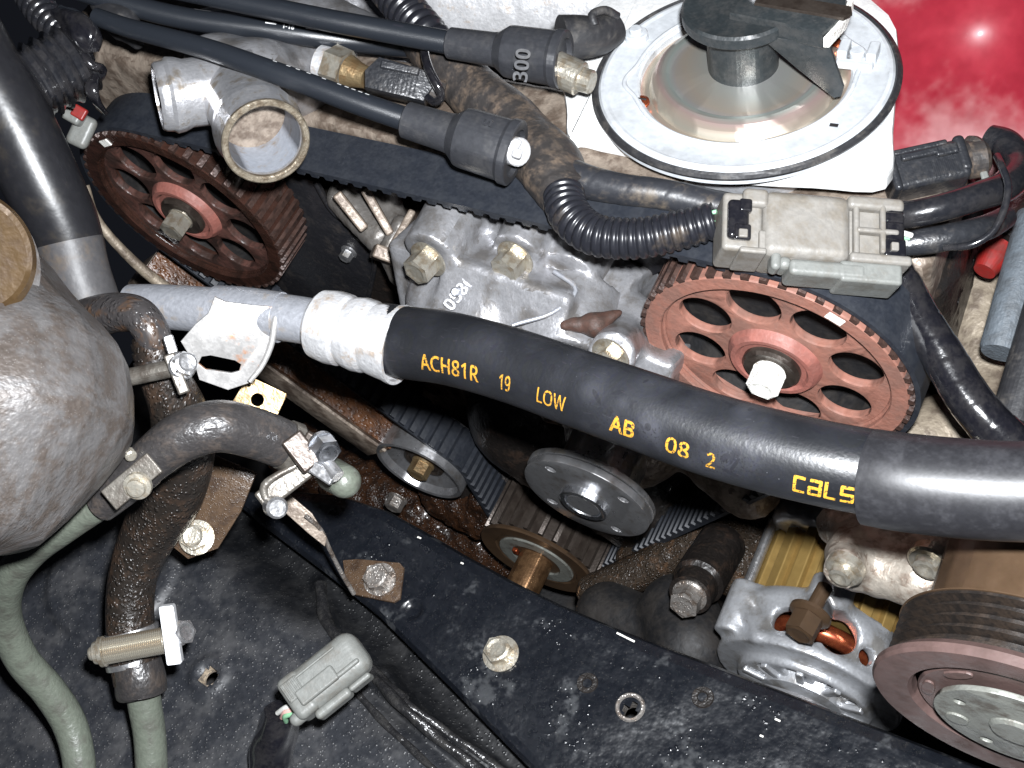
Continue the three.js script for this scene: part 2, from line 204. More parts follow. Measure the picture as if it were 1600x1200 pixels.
const mt = {
  rust: M({ a: [.25, .11, .08], b: [.165, .086, .066], rough: [.5, .75], bump: .0002, tile: .07 }),
  rustHub: M({ a: [.25, .09, .07], b: [.18, .07, .055], rough: [.5, .75], bump: .00015, tile: .05 }),
  rustOily: M({ a: [.04, .018, .013], b: [.014, .008, .006], rough: [.12, .35], bump: .0005, by: 'mid', tile: .06, coat: .5 }),
  rustWeb: M({ a: [.085, .04, .032], b: [.026, .016, .013], dirt: [.35, .65], rough: [.26, .55], bump: .0003, tile: .06 }),
  toothOily: M({ a: [.07, .04, .032], b: [.02, .012, .01], rough: [.25, .5], metal: .3, bump: .0002, tile: .05 }),
  steel: M({ a: [.55, .55, .56], b: [.4, .36, .3], dirt: [.5, .85], rough: [.2, .45], metal: .9, bump: .0001, tile: .05 }),
  steelBright: M({ a: [.72, .74, .78], b: [.5, .48, .44], dirt: [.5, .9], rough: [.18, .36], metal: 1, bump: .00006, tile: .05 }),
  whitePaint: M({ a: [.8, .79, .74], b: [.35, .3, .25], dirt: [.6, .8], rough: [.4, .6], bump: .0003, tile: .02 }),
  zinc: M({ a: [.5, .47, .4], b: [.28, .22, .15], dirt: [.42, .75], rough: [.22, .42], metal: .75, bump: .00012, tile: .03 }),
  alu: M({ a: [.36, .36, .375], b: [.15, .135, .12], field: 'coarse', dirt: [.4, .8], amt: .75, rough: [.26, .42], metal: .6, bump: .00012, by: 'fine', tile: .04, speck: [.2, .18, .16] }),
  aluGrey: M({ a: [.42, .43, .45], b: [.22, .21, .2], dirt: [.45, .8], rough: [.4, .6], metal: .5, bump: .0002, tile: .05 }),
  aluWhite: M({ a: [.58, .58, .59], b: [.4, .32, .25], dirt: [.55, .8], rough: [.32, .52], metal: .45, bump: .0002, tile: .05 }),
  khaki: M({ a: [.24, .2, .15], b: [.075, .055, .04], dirt: [.36, .72], rough: [.45, .7], metal: .25, bump: .0008, by: 'mid', tile: .06 }),
  castDirty: M({ a: [.25, .205, .165], b: [.075, .052, .038], dirt: [.35, .7], rough: [.36, .6], metal: .25, bump: .0008, by: 'mid', tile: .06 }),
  brownOil: M({ a: [.11, .045, .018], b: [.025, .011, .006], dirt: [.35, .7], rough: [.2, .5], bump: .0009, by: 'drops', tile: .06, coat: .3 }),
  blackOil: M({ a: [.011, .009, .008], b: [.032, .02, .014], dirt: [.5, .85], rough: [.25, .5], bump: .0008, by: 'mid', tile: .05 }),
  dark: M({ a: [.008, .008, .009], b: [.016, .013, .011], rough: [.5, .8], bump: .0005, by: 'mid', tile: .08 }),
  coverBlack: M({ a: [.012, .012, .014], b: [.03, .026, .024], dirt: [.5, .9], rough: [.25, .5], bump: .0002, tile: .06 }),
  belt: M({ a: [.0145, .017, .023], b: [.02, .0225, .028], rough: [.4, .6], bump: .00005, tile: .05 }),
  rubber: M({ a: [.02, .02, .022], b: [.06, .055, .05], dirt: [.5, .85], rough: [.38, .6], bump: .00012, tile: .06 }),
  lead: M({ a: [.022, .025, .033], b: [.03, .033, .042], rough: [.28, .4], bump: .00003, tile: .06 }),
  boot: M({ a: [.028, .029, .033], b: [.055, .053, .052], dirt: [.45, .95], amt: .6, rough: [.3, .42], bump: .00005, tile: .06 }),
  hoseOld: M({ a: [.027, .025, .025], b: [.05, .04, .034], dirt: [.45, .8], rough: [.28, .44], bump: .0006, by: 'mid', tile: .04, speck: [.05, .046, .044] }),
  hoseOily: M({ a: [.015, .012, .01], b: [.034, .021, .014], dirt: [.45, .75], rough: [.22, .42], bump: .0008, by: 'drops', tile: .05 }),
  bigHose: M({ a: [.013, .013, .015], b: [.028, .024, .02], dirt: [.5, .85], rough: [.26, .36], bump: .00006, tile: .1 }),
  wrapGrey: M({ a: [.06, .058, .06], b: [.085, .065, .048], dirt: [.5, .85], rough: [.4, .55], bump: .0001, tile: .08 }),
  vinyl: M({ a: [.007, .007, .0095], b: [.018, .017, .018], rough: [.1, .24], bump: .0003, by: 'blot', tile: .05, coat: 1 }),
  plasticBlack: M({ a: [.016, .017, .02], b: [.045, .042, .04], dirt: [.5, .85], rough: [.25, .45], bump: .0002, tile: .05 }),
  conduit: M({ a: [.012, .0125, .016], b: [.07, .055, .042], dirt: [.6, .95], rough: [.2, .38], bump: .00005, tile: .08 }),
  tapeDusty: M({ a: [.03, .027, .026], b: [.135, .098, .07], dirt: [.38, .9], rough: [.34, .6], bump: .0004, by: 'blot', tile: .05 }),
  connGrey: M({ a: [.17, .16, .145], b: [.12, .105, .085], dirt: [.4, .75], rough: [.4, .6], bump: .0001, tile: .05 }),
  connGrey2: M({ a: [.14, .144, .135], b: [.1, .095, .083], dirt: [.45, .8], rough: [.36, .5], bump: .0001, tile: .05 }),
  whiteWire: M({ a: [.7, .7, .66], rough: [.4, .5], tile: .03 }), greenWire: M({ a: [.25, .5, .3], rough: [.4, .5], tile: .03 }), pinkWire: M({ a: [.75, .45, .4], rough: [.4, .5], tile: .03 }),
  red: M({ a: [.25, .016, .028], b: [.3, .14, .14], field: 'coarse', dirt: [.38, .85], amt: .8, rough: [.28, .52], bump: .00008, tile: .22, coat: .2 }),
  redPlain: M({ a: [.2, .012, .01], b: [.1, .015, .012], rough: [.4, .6], tile: .05 }),
  gold: M({ a: [.6, .53, .42], b: [.56, .47, .42], field: 'coarse', dirt: [.3, .8], rough: [.26, .34], metal: .8, bump: .00003, tile: .09, film: 420 }),
  ring: M({ a: [.47, .49, .51], b: [.36, .37, .38], dirt: [.5, .85], rough: [.4, .55], metal: .12, bump: .00005, tile: .08 }),
  rotor: M({ a: [.02, .024, .026], b: [.035, .036, .036], rough: [.3, .5], bump: .0001, tile: .05 }),
  copper: M({ a: [.4, .1, .04], b: [.2, .04, .02], rough: [.2, .35], metal: .8, tile: .02 }),
  lamin: M({ a: [.26, .17, .055], b: [.17, .105, .032], field: 'coarse', dirt: [.4, .9], amt: .7, rough: [.32, .5], metal: .4, bump: .00006, tile: .11 }),
  brass: M({ a: [.3, .22, .12], b: [.2, .12, .055], dirt: [.4, .75], rough: [.3, .5], metal: .7, bump: .0002, tile: .05 }),
  brownStrap: M({ a: [.075, .048, .03], b: [.03, .018, .012], dirt: [.4, .75], rough: [.2, .42], bump: .0007, by: 'grit', tile: .05 }),
  pipeGreen: M({ a: [.1, .112, .09], b: [.06, .06, .05], dirt: [.45, .85], rough: [.32, .5], bump: .0002, tile: .05 }),
  canister: M({ a: [.085, .081, .08], b: [.046, .035, .028], dirt: [.34, .72], rough: [.4, .55], metal: .15, bump: .0003, by: 'fine', tile: .06, speck: [.13, .125, .12] }),
  capBrown: M({ a: [.06, .036, .015], b: [.035, .02, .01], rough: [.35, .55], metal: .3, bump: .0001, tile: .05 }),
  panel: M({ a: [.005, .006, .0085], b: [.036, .038, .041], dirt: [.61, .77], rough: [.2, .42], bump: .0009, by: 'pits', tile: .1, speck: [.035, .033, .031] }),
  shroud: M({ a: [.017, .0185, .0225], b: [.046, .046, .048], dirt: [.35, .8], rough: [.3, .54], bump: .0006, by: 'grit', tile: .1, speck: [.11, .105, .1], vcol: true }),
  pulleyPink: M({ a: [.095, .06, .054], b: [.06, .036, .031], dirt: [.4, .8], rough: [.45, .65], bump: .0001, tile: .08 }),
  pulleyBrown: M({ a: [.085, .052, .03], b: [.045, .029, .019], field: 'coarse', dirt: [.4, .9], amt: .8, rough: [.3, .5], metal: .35, bump: .00008, tile: .13 }),
  plateGrey: M({ a: [.19, .195, .175], b: [.08, .068, .056], dirt: [.48, .8], rough: [.45, .6], metal: .3, bump: .0002, tile: .05 }),
  blueGrey: M({ a: [.085, .1, .115], b: [.05, .056, .062], rough: [.5, .7], bump: .0003, tile: .04 }),
  pump: M({ a: [.38, .38, .39], b: [.2, .18, .165], dirt: [.5, .85], rough: [.24, .38], metal: .82, bump: .00004, tile: .05 }),
  sleeve: M({ a: [.014, .014, .016], b: [.028, .028, .031], dirt: [.4, .9], rough: [.36, .44], bump: .00002, tile: .05 }),
  aluOut: M({ a: [.62, .62, .64], b: [.3, .24, .17], dirt: [.52, .82], rough: [.22, .42], metal: .75, bump: .00012, tile: .05 }),
  tapeDusty2: M({ a: [.022, .023, .027], b: [.11, .088, .065], dirt: [.5, .95], rough: [.26, .45], bump: .0002, by: 'blot', tile: .06 }),
  vinylSmooth: M({ a: [.01, .0105, .013], b: [.022, .021, .022], rough: [.14, .28], bump: .00006, tile: .05, coat: .4 }),
  wrapBrown: M({ a: [.035, .032, .032], b: [.065, .036, .02], dirt: [.5, .8], rough: [.2, .4], bump: .0005, by: 'drops', tile: .05 }),
  greasySteel: M({ a: [.13, .12, .105], b: [.05, .04, .032], dirt: [.35, .75], rough: [.3, .5], metal: .45, bump: .0004, by: 'mid', tile: .04 }),
  steelPlate: M({ a: [.75, .76, .78], b: [.6, .57, .5], dirt: [.6, .9], rough: [.4, .55], metal: .4, bump: .00008, tile: .04 }),
  steelDirty: M({ a: [.3, .28, .26], b: [.1, .07, .05], dirt: [.4, .75], rough: [.25, .45], metal: .6, bump: .0004, by: 'drops', tile: .04 }),
  wornRim: M({ a: [.3, .24, .17], b: [.06, .05, .045], dirt: [.35, .65], rough: [.4, .6], bump: .0004, tile: .02 }),
  blackOil2: M({ a: [.03, .022, .016], b: [.08, .045, .025], dirt: [.5, .85], rough: [.18, .4], bump: .0012, by: 'drops', tile: .04, coat: .3 }),
  aluCast: M({ a: [.46, .47, .49], b: [.2, .185, .165], field: 'coarse', dirt: [.42, .82], amt: .8, rough: [.26, .42], metal: .6, bump: .0001, tile: .04 }),
  khakiLight: M({ a: [.37, .33, .28], b: [.14, .1, .075], dirt: [.42, .75], rough: [.36, .55], metal: .45, bump: .0006, by: 'mid', tile: .05 }),
  gasketBrown: M({ a: [.06, .03, .022], b: [.035, .022, .017], rough: [.5, .7], bump: .0003, by: 'mid', tile: .02 }),
  crankTooth: M({ a: [.06, .048, .04], b: [.028, .02, .016], rough: [.25, .45], metal: .5, bump: .0001, tile: .05 }),
  bracketWhite: M({ a: [.42, .41, .4], b: [.45, .2, .09], field: 'coarse', dirt: [.6, .78], rough: [.34, .5], metal: .55, bump: .0003, by: 'blot', tile: .06 }),
  boreGrey: M({ a: [.3, .32, .36], b: [.2, .15, .1], dirt: [.55, .85], rough: [.5, .65], metal: .15, bump: .0001, tile: .05 }),
  shaftBrown: M({ a: [.3, .17, .085], b: [.13, .07, .035], dirt: [.4, .75], rough: [.22, .36], metal: .8, bump: .00005, tile: .03 }),
  pulleyBlack: M({ a: [.012, .01, .009], b: [.026, .018, .013], rough: [.28, .5], bump: .0001, tile: .04 }),
  aluTube: M({ a: [.34, .35, .38], b: [.3, .25, .2], dirt: [.55, .85], rough: [.34, .5], metal: .5, bump: .00015, tile: .05 }),
  brownDark: M({ a: [.04, .018, .009], b: [.012, .007, .005], dirt: [.35, .7], rough: [.14, .4], bump: .0009, by: 'drops', tile: .05, coat: .4 }),
  castRib: M({ a: [.15, .14, .13], b: [.07, .06, .05], dirt: [.4, .75], rough: [.36, .55], metal: .4, bump: .0004, by: 'mid', tile: .05 }),
  lipBrown: M({ a: [.3, .26, .2], b: [.12, .09, .06], dirt: [.35, .7], rough: [.3, .5], metal: .6, bump: .0002, tile: .03 }),
  baseWhite: M({ a: [.74, .74, .73], b: [.6, .57, .52], dirt: [.6, .9], rough: [.45, .6], metal: .1, bump: .0001, tile: .06 }),
  seamWet: M({ a: [.012, .012, .013], b: [.03, .029, .028], dirt: [.4, .8], rough: [.16, .34], bump: .0006, by: 'mid', tile: .03 }),
};

// ---------------------------------------------------------------- the setting and the engine behind everything
{
  const floor = mesh('floor', box(1.6, .02, 1.2, .001, .1, -.62, -.1), mt.dark); floor.userData.kind = 'structure'; scene.add(floor);
  const t = thing('engine_block', 'dark oily engine block front standing behind the timing belt', 'engine block', V(0, -.3, -.06));
  part(t, 'front_face', blob([
    { c: V(.02, -.26, -.075), h: V(.19, .23, .03), r: .02 }, { c: V(-.165, -.05, -.085), h: V(.075, .075, .04), r: .02 }, { c: V(.15, -.05, -.085), h: V(.075, .07, .04), r: .02 },
    cap(V(-.02, -.2, -.05), V(.06, -.27, -.05), .045), cap(V(-.09, -.3, -.05), V(.09, -.34, -.05), .04)], { k: .015, cell: .005, noise: .002 }), mt.blackOil);
  part(t, 'valley', blob([{ c: V(-.06, -.05, -.2), h: V(.16, .03, .12), r: .02 }, { c: V(0, -.1, -.14), h: V(.16, .05, .08), r: .02 }], { k: .02, cell: .006, noise: .003 }), mt.dark);
  part(t, 'oil_pan', blob([{ c: V(.02, -.48, -.05), h: V(.2, .08, .1), r: .03 }], { cell: .008 }), mt.dark);
}

// ---------------------------------------------------------------- cam sprockets
const CAMS = [V(-.165, 0, 0), V(.165, 0, 0)], SR = .061, TEETH = 48;
const toothShape = plate([[-.0021, -.001], [.0021, -.001], [.0015, .0023], [-.0015, .0023]], .0262, { bev: .0003 }).translate(0, 0, -.0265);
const ringGeo = (r0, r1, z0, z1, b = .0006) => lathe([[z0, r0], [z0, r1 - b], [z0 + b, r1], [z1 - b, r1], [z1, r1 - b], [z1, r0 + b], [z1 - b, r0], [z0, r0]], 72, .4);
function sprocket(pos, turn, label, m) {
  const t = thing('cam_sprocket', label, 'cam sprocket', pos, 'cam sprockets of the timing belt');
  const rim = lpart(t, 'rim', [ringGeo(.0515, .0592, -.027, -.0002), ringGeo(.0505, .053, -.012, -.003)], m.rim);
  lpart(t, 'hole_shade', lathe([[-.0275, 0], [-.0275, .0514], [-.0268, .0514], [-.0268, .0508], [-.012, .0512], [-.012, .0504], [-.026, .0502], [-.026, 0]], 72, .4), mt.dark);  // added dark lining and back disc: shade inside the web holes, as colour
  const holes = []; for (let k = 0; k < 8; k++) { const a = turn + k / 8 * 2 * Math.PI; holes.push(circ(.0362 * Math.cos(a), .0362 * Math.sin(a), .0117, 32)); }
  const web = plate(circ(0, 0, .052, 96).reverse(), .0048, { holes, bev: .0012 }); web.translate(0, 0, -.0092); lpart(t, 'web', web, m.web);
  lpart(t, 'hub', lathe([[-.0095, .0], [-.0095, .0215], [-.005, .0215], [-.0015, .02], [.0002, .0185], [.0002, .0165], [-.0012, .0152], [-.0018, 0]], 56, .35), m.hub);
  const hub = t.children.at(-1), w = lpart(hub, 'washer', lathe([[-.0018, .013], [.0008, .013], [.0022, .0118], [.0014, .0085], [.0014, 0]], 40), mt.crankTooth);
  const g = boltGeo(.0064, .0095, 1.05, .001); g.rotateZ(.3); g.translate(0, 0, .0014); lpart(hub, 'bolt', g, m.bolt);
  for (let k = 0; k < TEETH; k++) { const o = new THREE.Mesh(toothShape, m.tooth); o.name = 'tooth'; o.rotation.z = k / TEETH * 2 * Math.PI; o.position.set(-Math.sin(o.rotation.z) * .0588, Math.cos(o.rotation.z) * .0588, 0); o.castShadow = o.receiveShadow = true; rim.add(o); }
  const mk = box(.0075, .0042, .0008, .0003); const q = m.mark; mk.rotateZ(q - Math.PI / 2); mk.translate(.0552 * Math.cos(q), .0552 * Math.sin(q), 0); lpart(rim, 'timing_mark', mk, mt.whitePaint);
  return t;
}
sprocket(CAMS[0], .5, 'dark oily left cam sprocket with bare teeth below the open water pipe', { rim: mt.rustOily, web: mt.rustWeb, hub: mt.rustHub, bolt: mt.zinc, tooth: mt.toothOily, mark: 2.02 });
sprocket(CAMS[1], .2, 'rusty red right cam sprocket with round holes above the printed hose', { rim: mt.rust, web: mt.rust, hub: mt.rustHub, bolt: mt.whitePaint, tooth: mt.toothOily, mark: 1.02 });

// ---------------------------------------------------------------- crank sprocket, tensioner, water pump
const CRANK = V(-.011, -.288, 0), CRR = .04;
{
  const t = thing('crank_sprocket', 'small crank sprocket with brown guide plate and bare shaft end beside the black panel', 'crank sprocket', CRANK);
  const body = lpart(t, 'sprocket_body', lathe([[-.034, 0], [-.034, .036], [.012, .036], [.012, 0]], 48), mt.crankTooth);
  const tg = plate([[-.002, -.003], [.002, -.003], [.0014, .0036], [-.0014, .0036]], .044, { bev: .0003 }).translate(0, 0, -.033);
  for (let k = 0; k < 24; k++) { const o = new THREE.Mesh(tg, mt.crankTooth); o.name = 'tooth'; o.rotation.z = k / 24 * 2 * Math.PI; o.position.set(-Math.sin(o.rotation.z) * .0375, Math.cos(o.rotation.z) * .0375, 0); o.castShadow = o.receiveShadow = true; body.add(o); }
  lpart(t, 'guide_plate', lathe([[.012, 0], [.012, .0405], [.0138, .0412], [.0148, .0402], [.0142, .03], [.0135, .029], [.0135, .0]], 64, .3), mt.pulleyBrown);
  lpart(t, 'inner_ring', ringGeo(.0175, .027, .0132, .0149, .0004), mt.plateGrey);
  lpart(t, 'shaft', lathe([[.01, .0], [.01, .0118], [.05, .0118], [.052, .011], [.052, 0]], 40), mt.shaftBrown);
  const b = box(.004, .006, .003, .001, -.013, .007, .0155); lpart(t, 'key', b, mt.copper);
}
const TENS = V(-.09, -.231, .003);
{
  const t = thing('belt_tensioner', 'smooth dished steel tensioner pulley pressing on the toothed belt', 'tensioner', TENS);
  lpart(t, 'roller', lathe([[-.032, 0], [-.032, .0305], [-.001, .0322], [.0008, .0318], [.0015, .0305], [.0008, .0285], [-.004, .0268], [-.0075, .022], [-.008, .012], [-.008, 0]], 64, .35), mt.pump);
  lpart(t, 'bearing_cap', lathe([[-.008, .015], [-.0055, .0145], [-.005, .0125], [-.0062, .011], [-.0062, 0]], 40), mt.crankTooth);
  const g = boltGeo(.0065, .008, 1.25); g.translate(0, 0, -.006); lpart(t, 'nut', g, mt.brass);
}
{
  const c = onZ(915, 781, .034), t = thing('water_pump', 'shiny round water pump flange with four small holes under the printed hose', 'water pump', c);
  lpart(t, 'flange', plate(circ(0, 0, .0358, 72).reverse(), .0045, { holes: [.55, 2.15, 3.75, 5.2].map(a => circ(.0285 * Math.cos(a), .0285 * Math.sin(a), .003, 16)), bev: .0006 }).translate(0, 0, -.0045), mt.pump);
  lpart(t, 'back_plate', lathe([[-.0085, 0], [-.0085, .0358], [-.008, .0364], [-.0052, .0364], [-.0048, .036], [-.0048, 0]], 72, .4), mt.steel);
  lpart(t, 'hub', lathe([[-.001, .0142], [.004, .0135], [.0048, .0125], [.004, .0105], [.0025, .0098], [.0025, 0]], 48, .35), mt.steelBright);
  lpart(t, 'shaft', lathe([[.0023, .0095], [.0036, .009], [.0036, 0]], 36), mt.pump);
  lpart(t, 'snout', lathe([[-.06, 0], [-.06, .027], [-.035, .0265], [-.034, .023], [-.006, .0215], [-.006, 0]], 48, .4), mt.steel);
  const w = (x, y, z) => c.clone().add(V(x, y, z));
  part(t, 'housing', blob([cap(w(0, -.01, -.06), w(0, -.01, -.055), .036), cap(w(-.045, .0, -.066), w(-.02, .01, -.06), .015), cap(w(-.04, -.03, -.064), w(-.03, -.05, -.062), .012), cap(w(-.044, -.008, -.056), w(-.044, -.008, -.05), .0085), cap(w(.05, -.02, -.055), w(.07, -.03, -.05), .018)], { k: .008, cell: .0025, noise: .0008 }), mt.castDirty);
}

// ---------------------------------------------------------------- timing belt
{
  const B = .0004, pul = [[CAMS[0], SR + B, -1], [CAMS[1], SR + B, -1], [CRANK, CRR + .0008, -1], [TENS, .0315 + .0022, 1]], pts = [];
  const tan = (p, q) => { // tangent between two pulleys, d = -1 clockwise, 1 counter-clockwise
    const [c1, r1, d1] = p, [c2, r2, d2] = q, dx = c2.x - c1.x, dy = c2.y - c1.y, L = Math.hypot(dx, dy), th = Math.atan2(dy, dx), s1 = -d1 * r1, s2 = -d2 * r2, al = Math.asin((s1 - s2) / L), nx = -Math.sin(th - al), ny = Math.cos(th - al);
    return [[c1.x + nx * s1, c1.y + ny * s1], [c2.x + nx * s2, c2.y + ny * s2], [nx, ny]];
  };
  const n = pul.length, tg = pul.map((p, i) => { const [A, Bq, nn] = tan(p, pul[(i + 1) % n]); return { A, B: Bq, nn }; });
  for (let i = 0; i < n; i++) {
    const [c, r, d] = pul[i], a0 = Math.atan2(tg[(i + n - 1) % n].B[1] - c.y, tg[(i + n - 1) % n].B[0] - c.x); let a1 = Math.atan2(tg[i].A[1] - c.y, tg[i].A[0] - c.x);
    if (d < 0) while (a1 > a0) a1 -= 2 * Math.PI; else while (a1 < a0) a1 += 2 * Math.PI;
    const k = Math.max(6, Math.ceil(Math.abs(a1 - a0) * r / .003));
    for (let j = 0; j <= k; j++) { const a = lerp(a0, a1, j / k), s = -d; pts.push([c.x + r * Math.cos(a), c.y + r * Math.sin(a), s * Math.cos(a), s * Math.sin(a), i === 3 ? 1 : 0]); }
    const { A, B: Q, nn } = tg[i], L = Math.hypot(Q[0] - A[0], Q[1] - A[1]), m = Math.ceil(L / .004);
    for (let j = 1; j < m; j++) pts.push([lerp(A[0], Q[0], j / m), lerp(A[1], Q[1], j / m), nn[0], nn[1], 1]);
  }
  const z0 = -.0265, z1 = -.0015, th = .0022, pos = [], uv = [], idx = []; let s = 0;
  const ring = [[0, z0], [th, z0], [th, z1], [0, z1], [0, z0]], K = ring.length;
  for (let i = 0; i <= pts.length; i++) { const p = pts[i % pts.length], q = pts[(i + 1) % pts.length]; let w = 0; ring.forEach(([o, z], j) => { pos.push(p[0] + p[2] * o, p[1] + p[3] * o, z); uv.push(s, w); w += j % 2 ? .025 : th; if (i < pts.length && j < K - 1) { const a = i * K + j, b = a + K; idx.push(a, a + 1, b, b, a + 1, b + 1); } }); s += Math.hypot(q[0] - p[0], q[1] - p[1]); }
  const g = new THREE.BufferGeometry(); g.setAttribute('position', new THREE.Float32BufferAttribute(pos, 3)); g.setAttribute('uv', new THREE.Float32BufferAttribute(uv, 2)); g.setIndex(idx);
  const t = thing('timing_belt', 'wide black toothed timing belt running round both cam sprockets', 'timing belt', V(0, 0, -.014));
  const band = part(t, 'band', crease(g.toNonIndexed(), .6), mt.belt);
  const tooth = plate([[-.0026, .0004], [-.0019, -.0027], [.0019, -.0027], [.0026, .0004]].reverse(), .0244, { bev: .0003 }).translate(0, 0, -.0122);
  let acc = 0, next = .004;
  for (let i = 0; i < pts.length; i++) {
    const p = pts[i], q = pts[(i + 1) % pts.length], L = Math.hypot(q[0] - p[0], q[1] - p[1]);
    while (L > 0 && next < acc + L) { const f = (next - acc) / L; if (p[4] && q[4]) { const o = new THREE.Mesh(tooth, mt.belt); o.name = 'tooth'; o.position.set(lerp(p[0], q[0], f), lerp(p[1], q[1], f), 0); o.rotation.z = Math.atan2(p[3], p[2]) - Math.PI / 2; o.castShadow = o.receiveShadow = true; o.position.z = .014 - .014; band.add(o); } next += .008; }
    acc += L;
  }
  // brown oily wall outside the lower run, with a cast edge
  const wall = [], off = .036, pick = pts.filter(p => p[1] < -.045 && p[1] > -.192 && p[0] < -.055 && p[2] < .9);
  for (const p of pick) wall.push([p[0] + p[2] * off, p[1] + p[3] * off]);
  wall.sort((a, b) => b[1] - a[1]);
  const w2 = wall.map(([x, y]) => [x - .006, y - .005]);
  const c = thing('lower_belt_housing', 'brown oil soaked cast wall along the lower belt run left of the tensioner', 'housing', V(-.17, -.16, -.02));
  const inner = plate([...wall, ...w2.slice().reverse()], .06, { bev: .0006 }).translate(0, 0, -.058); part(c, 'wall', inner, mt.brownOil);
  const w3 = wall.map(([x, y]) => [x - .024, y - .019]);
  part(c, 'cast_edge', plate([...w2.map(([x, y]) => [x + .002, y + .002]), ...w3.reverse()], .02, { bev: .0012 }).translate(0, 0, -.016), mt.castDirty);
}
{
  const q = (x, y, z) => onZ(x, y, z), t = thing('lower_front_cover', 'brown oil soaked front cover below the tensioner beside the crank sprocket', 'cover', q(690, 830, -.02));
  part(t, 'cover', blob([cap(q(560, 760, -.02), q(660, 800, -.02), .03), cap(q(660, 810, -.022), q(770, 850, -.02), .03), cap(q(750, 780, -.012), q(790, 830, -.012), .009), cap(q(700, 770, -.02), q(760, 800, -.015), .02), cap(q(480, 720, -.03), q(560, 780, -.03), .03)], { k: .008, cell: .0025, noise: .0025, ns: 70 }), mt.brownDark);
  const p = q(622, 778, .006), g = boltGeo(.0058, .007, 1.3); g.translate(p.x, p.y, p.z); part(t, 'bolt', g, mt.steelDirty);
}
// black sheet covers behind the sprockets
{
  const zq = (pts, z) => pts.map(([x, y]) => { const p = onZ(x, y, z); return [p.x, p.y]; });
  const left = thing('rear_belt_cover', 'black sheet belt cover behind the left cam sprocket', 'belt cover', onZ(520, 380, -.034), 'rear belt covers');
  part(left, 'sheet', plate(smoothPts(zq([[350, 300], [492, 285], [520, 335], [570, 372], [584, 402], [580, 450], [560, 520], [420, 520], [300, 420]], -.034).reverse(), 6), .002, { bev: .0006 }).translate(0, 0, -.036), mt.coverBlack);
  const rim = [[492, 285], [522, 333], [568, 368], [584, 402], [579, 450], [556, 520]].map(([x, y]) => [onZ(x, y, -.033), .0014]); part(left, 'edge_bead', sweep(rim, { world: true, m: 10 }), mt.coverBlack);
  const bp = onZ(546, 392, -.034), g = boltGeo(.0032, .004, 1.5); g.translate(bp.x, bp.y, bp.z + .0002); part(left, 'bolt', g, mt.steel);
  const right = thing('rear_belt_cover', 'black sheet belt cover in front of the right cam sprocket edge above the casting', 'belt cover', onZ(960, 400, -.036), 'rear belt covers');
  part(right, 'sheet', plate(smoothPts(zq([[880, 330], [1060, 400], [1010, 440], [1000, 490], [988, 470], [965, 425], [900, 385]], -.036).reverse(), 6), .002, { bev: .0006 }).translate(0, 0, -.038), mt.coverBlack);
}

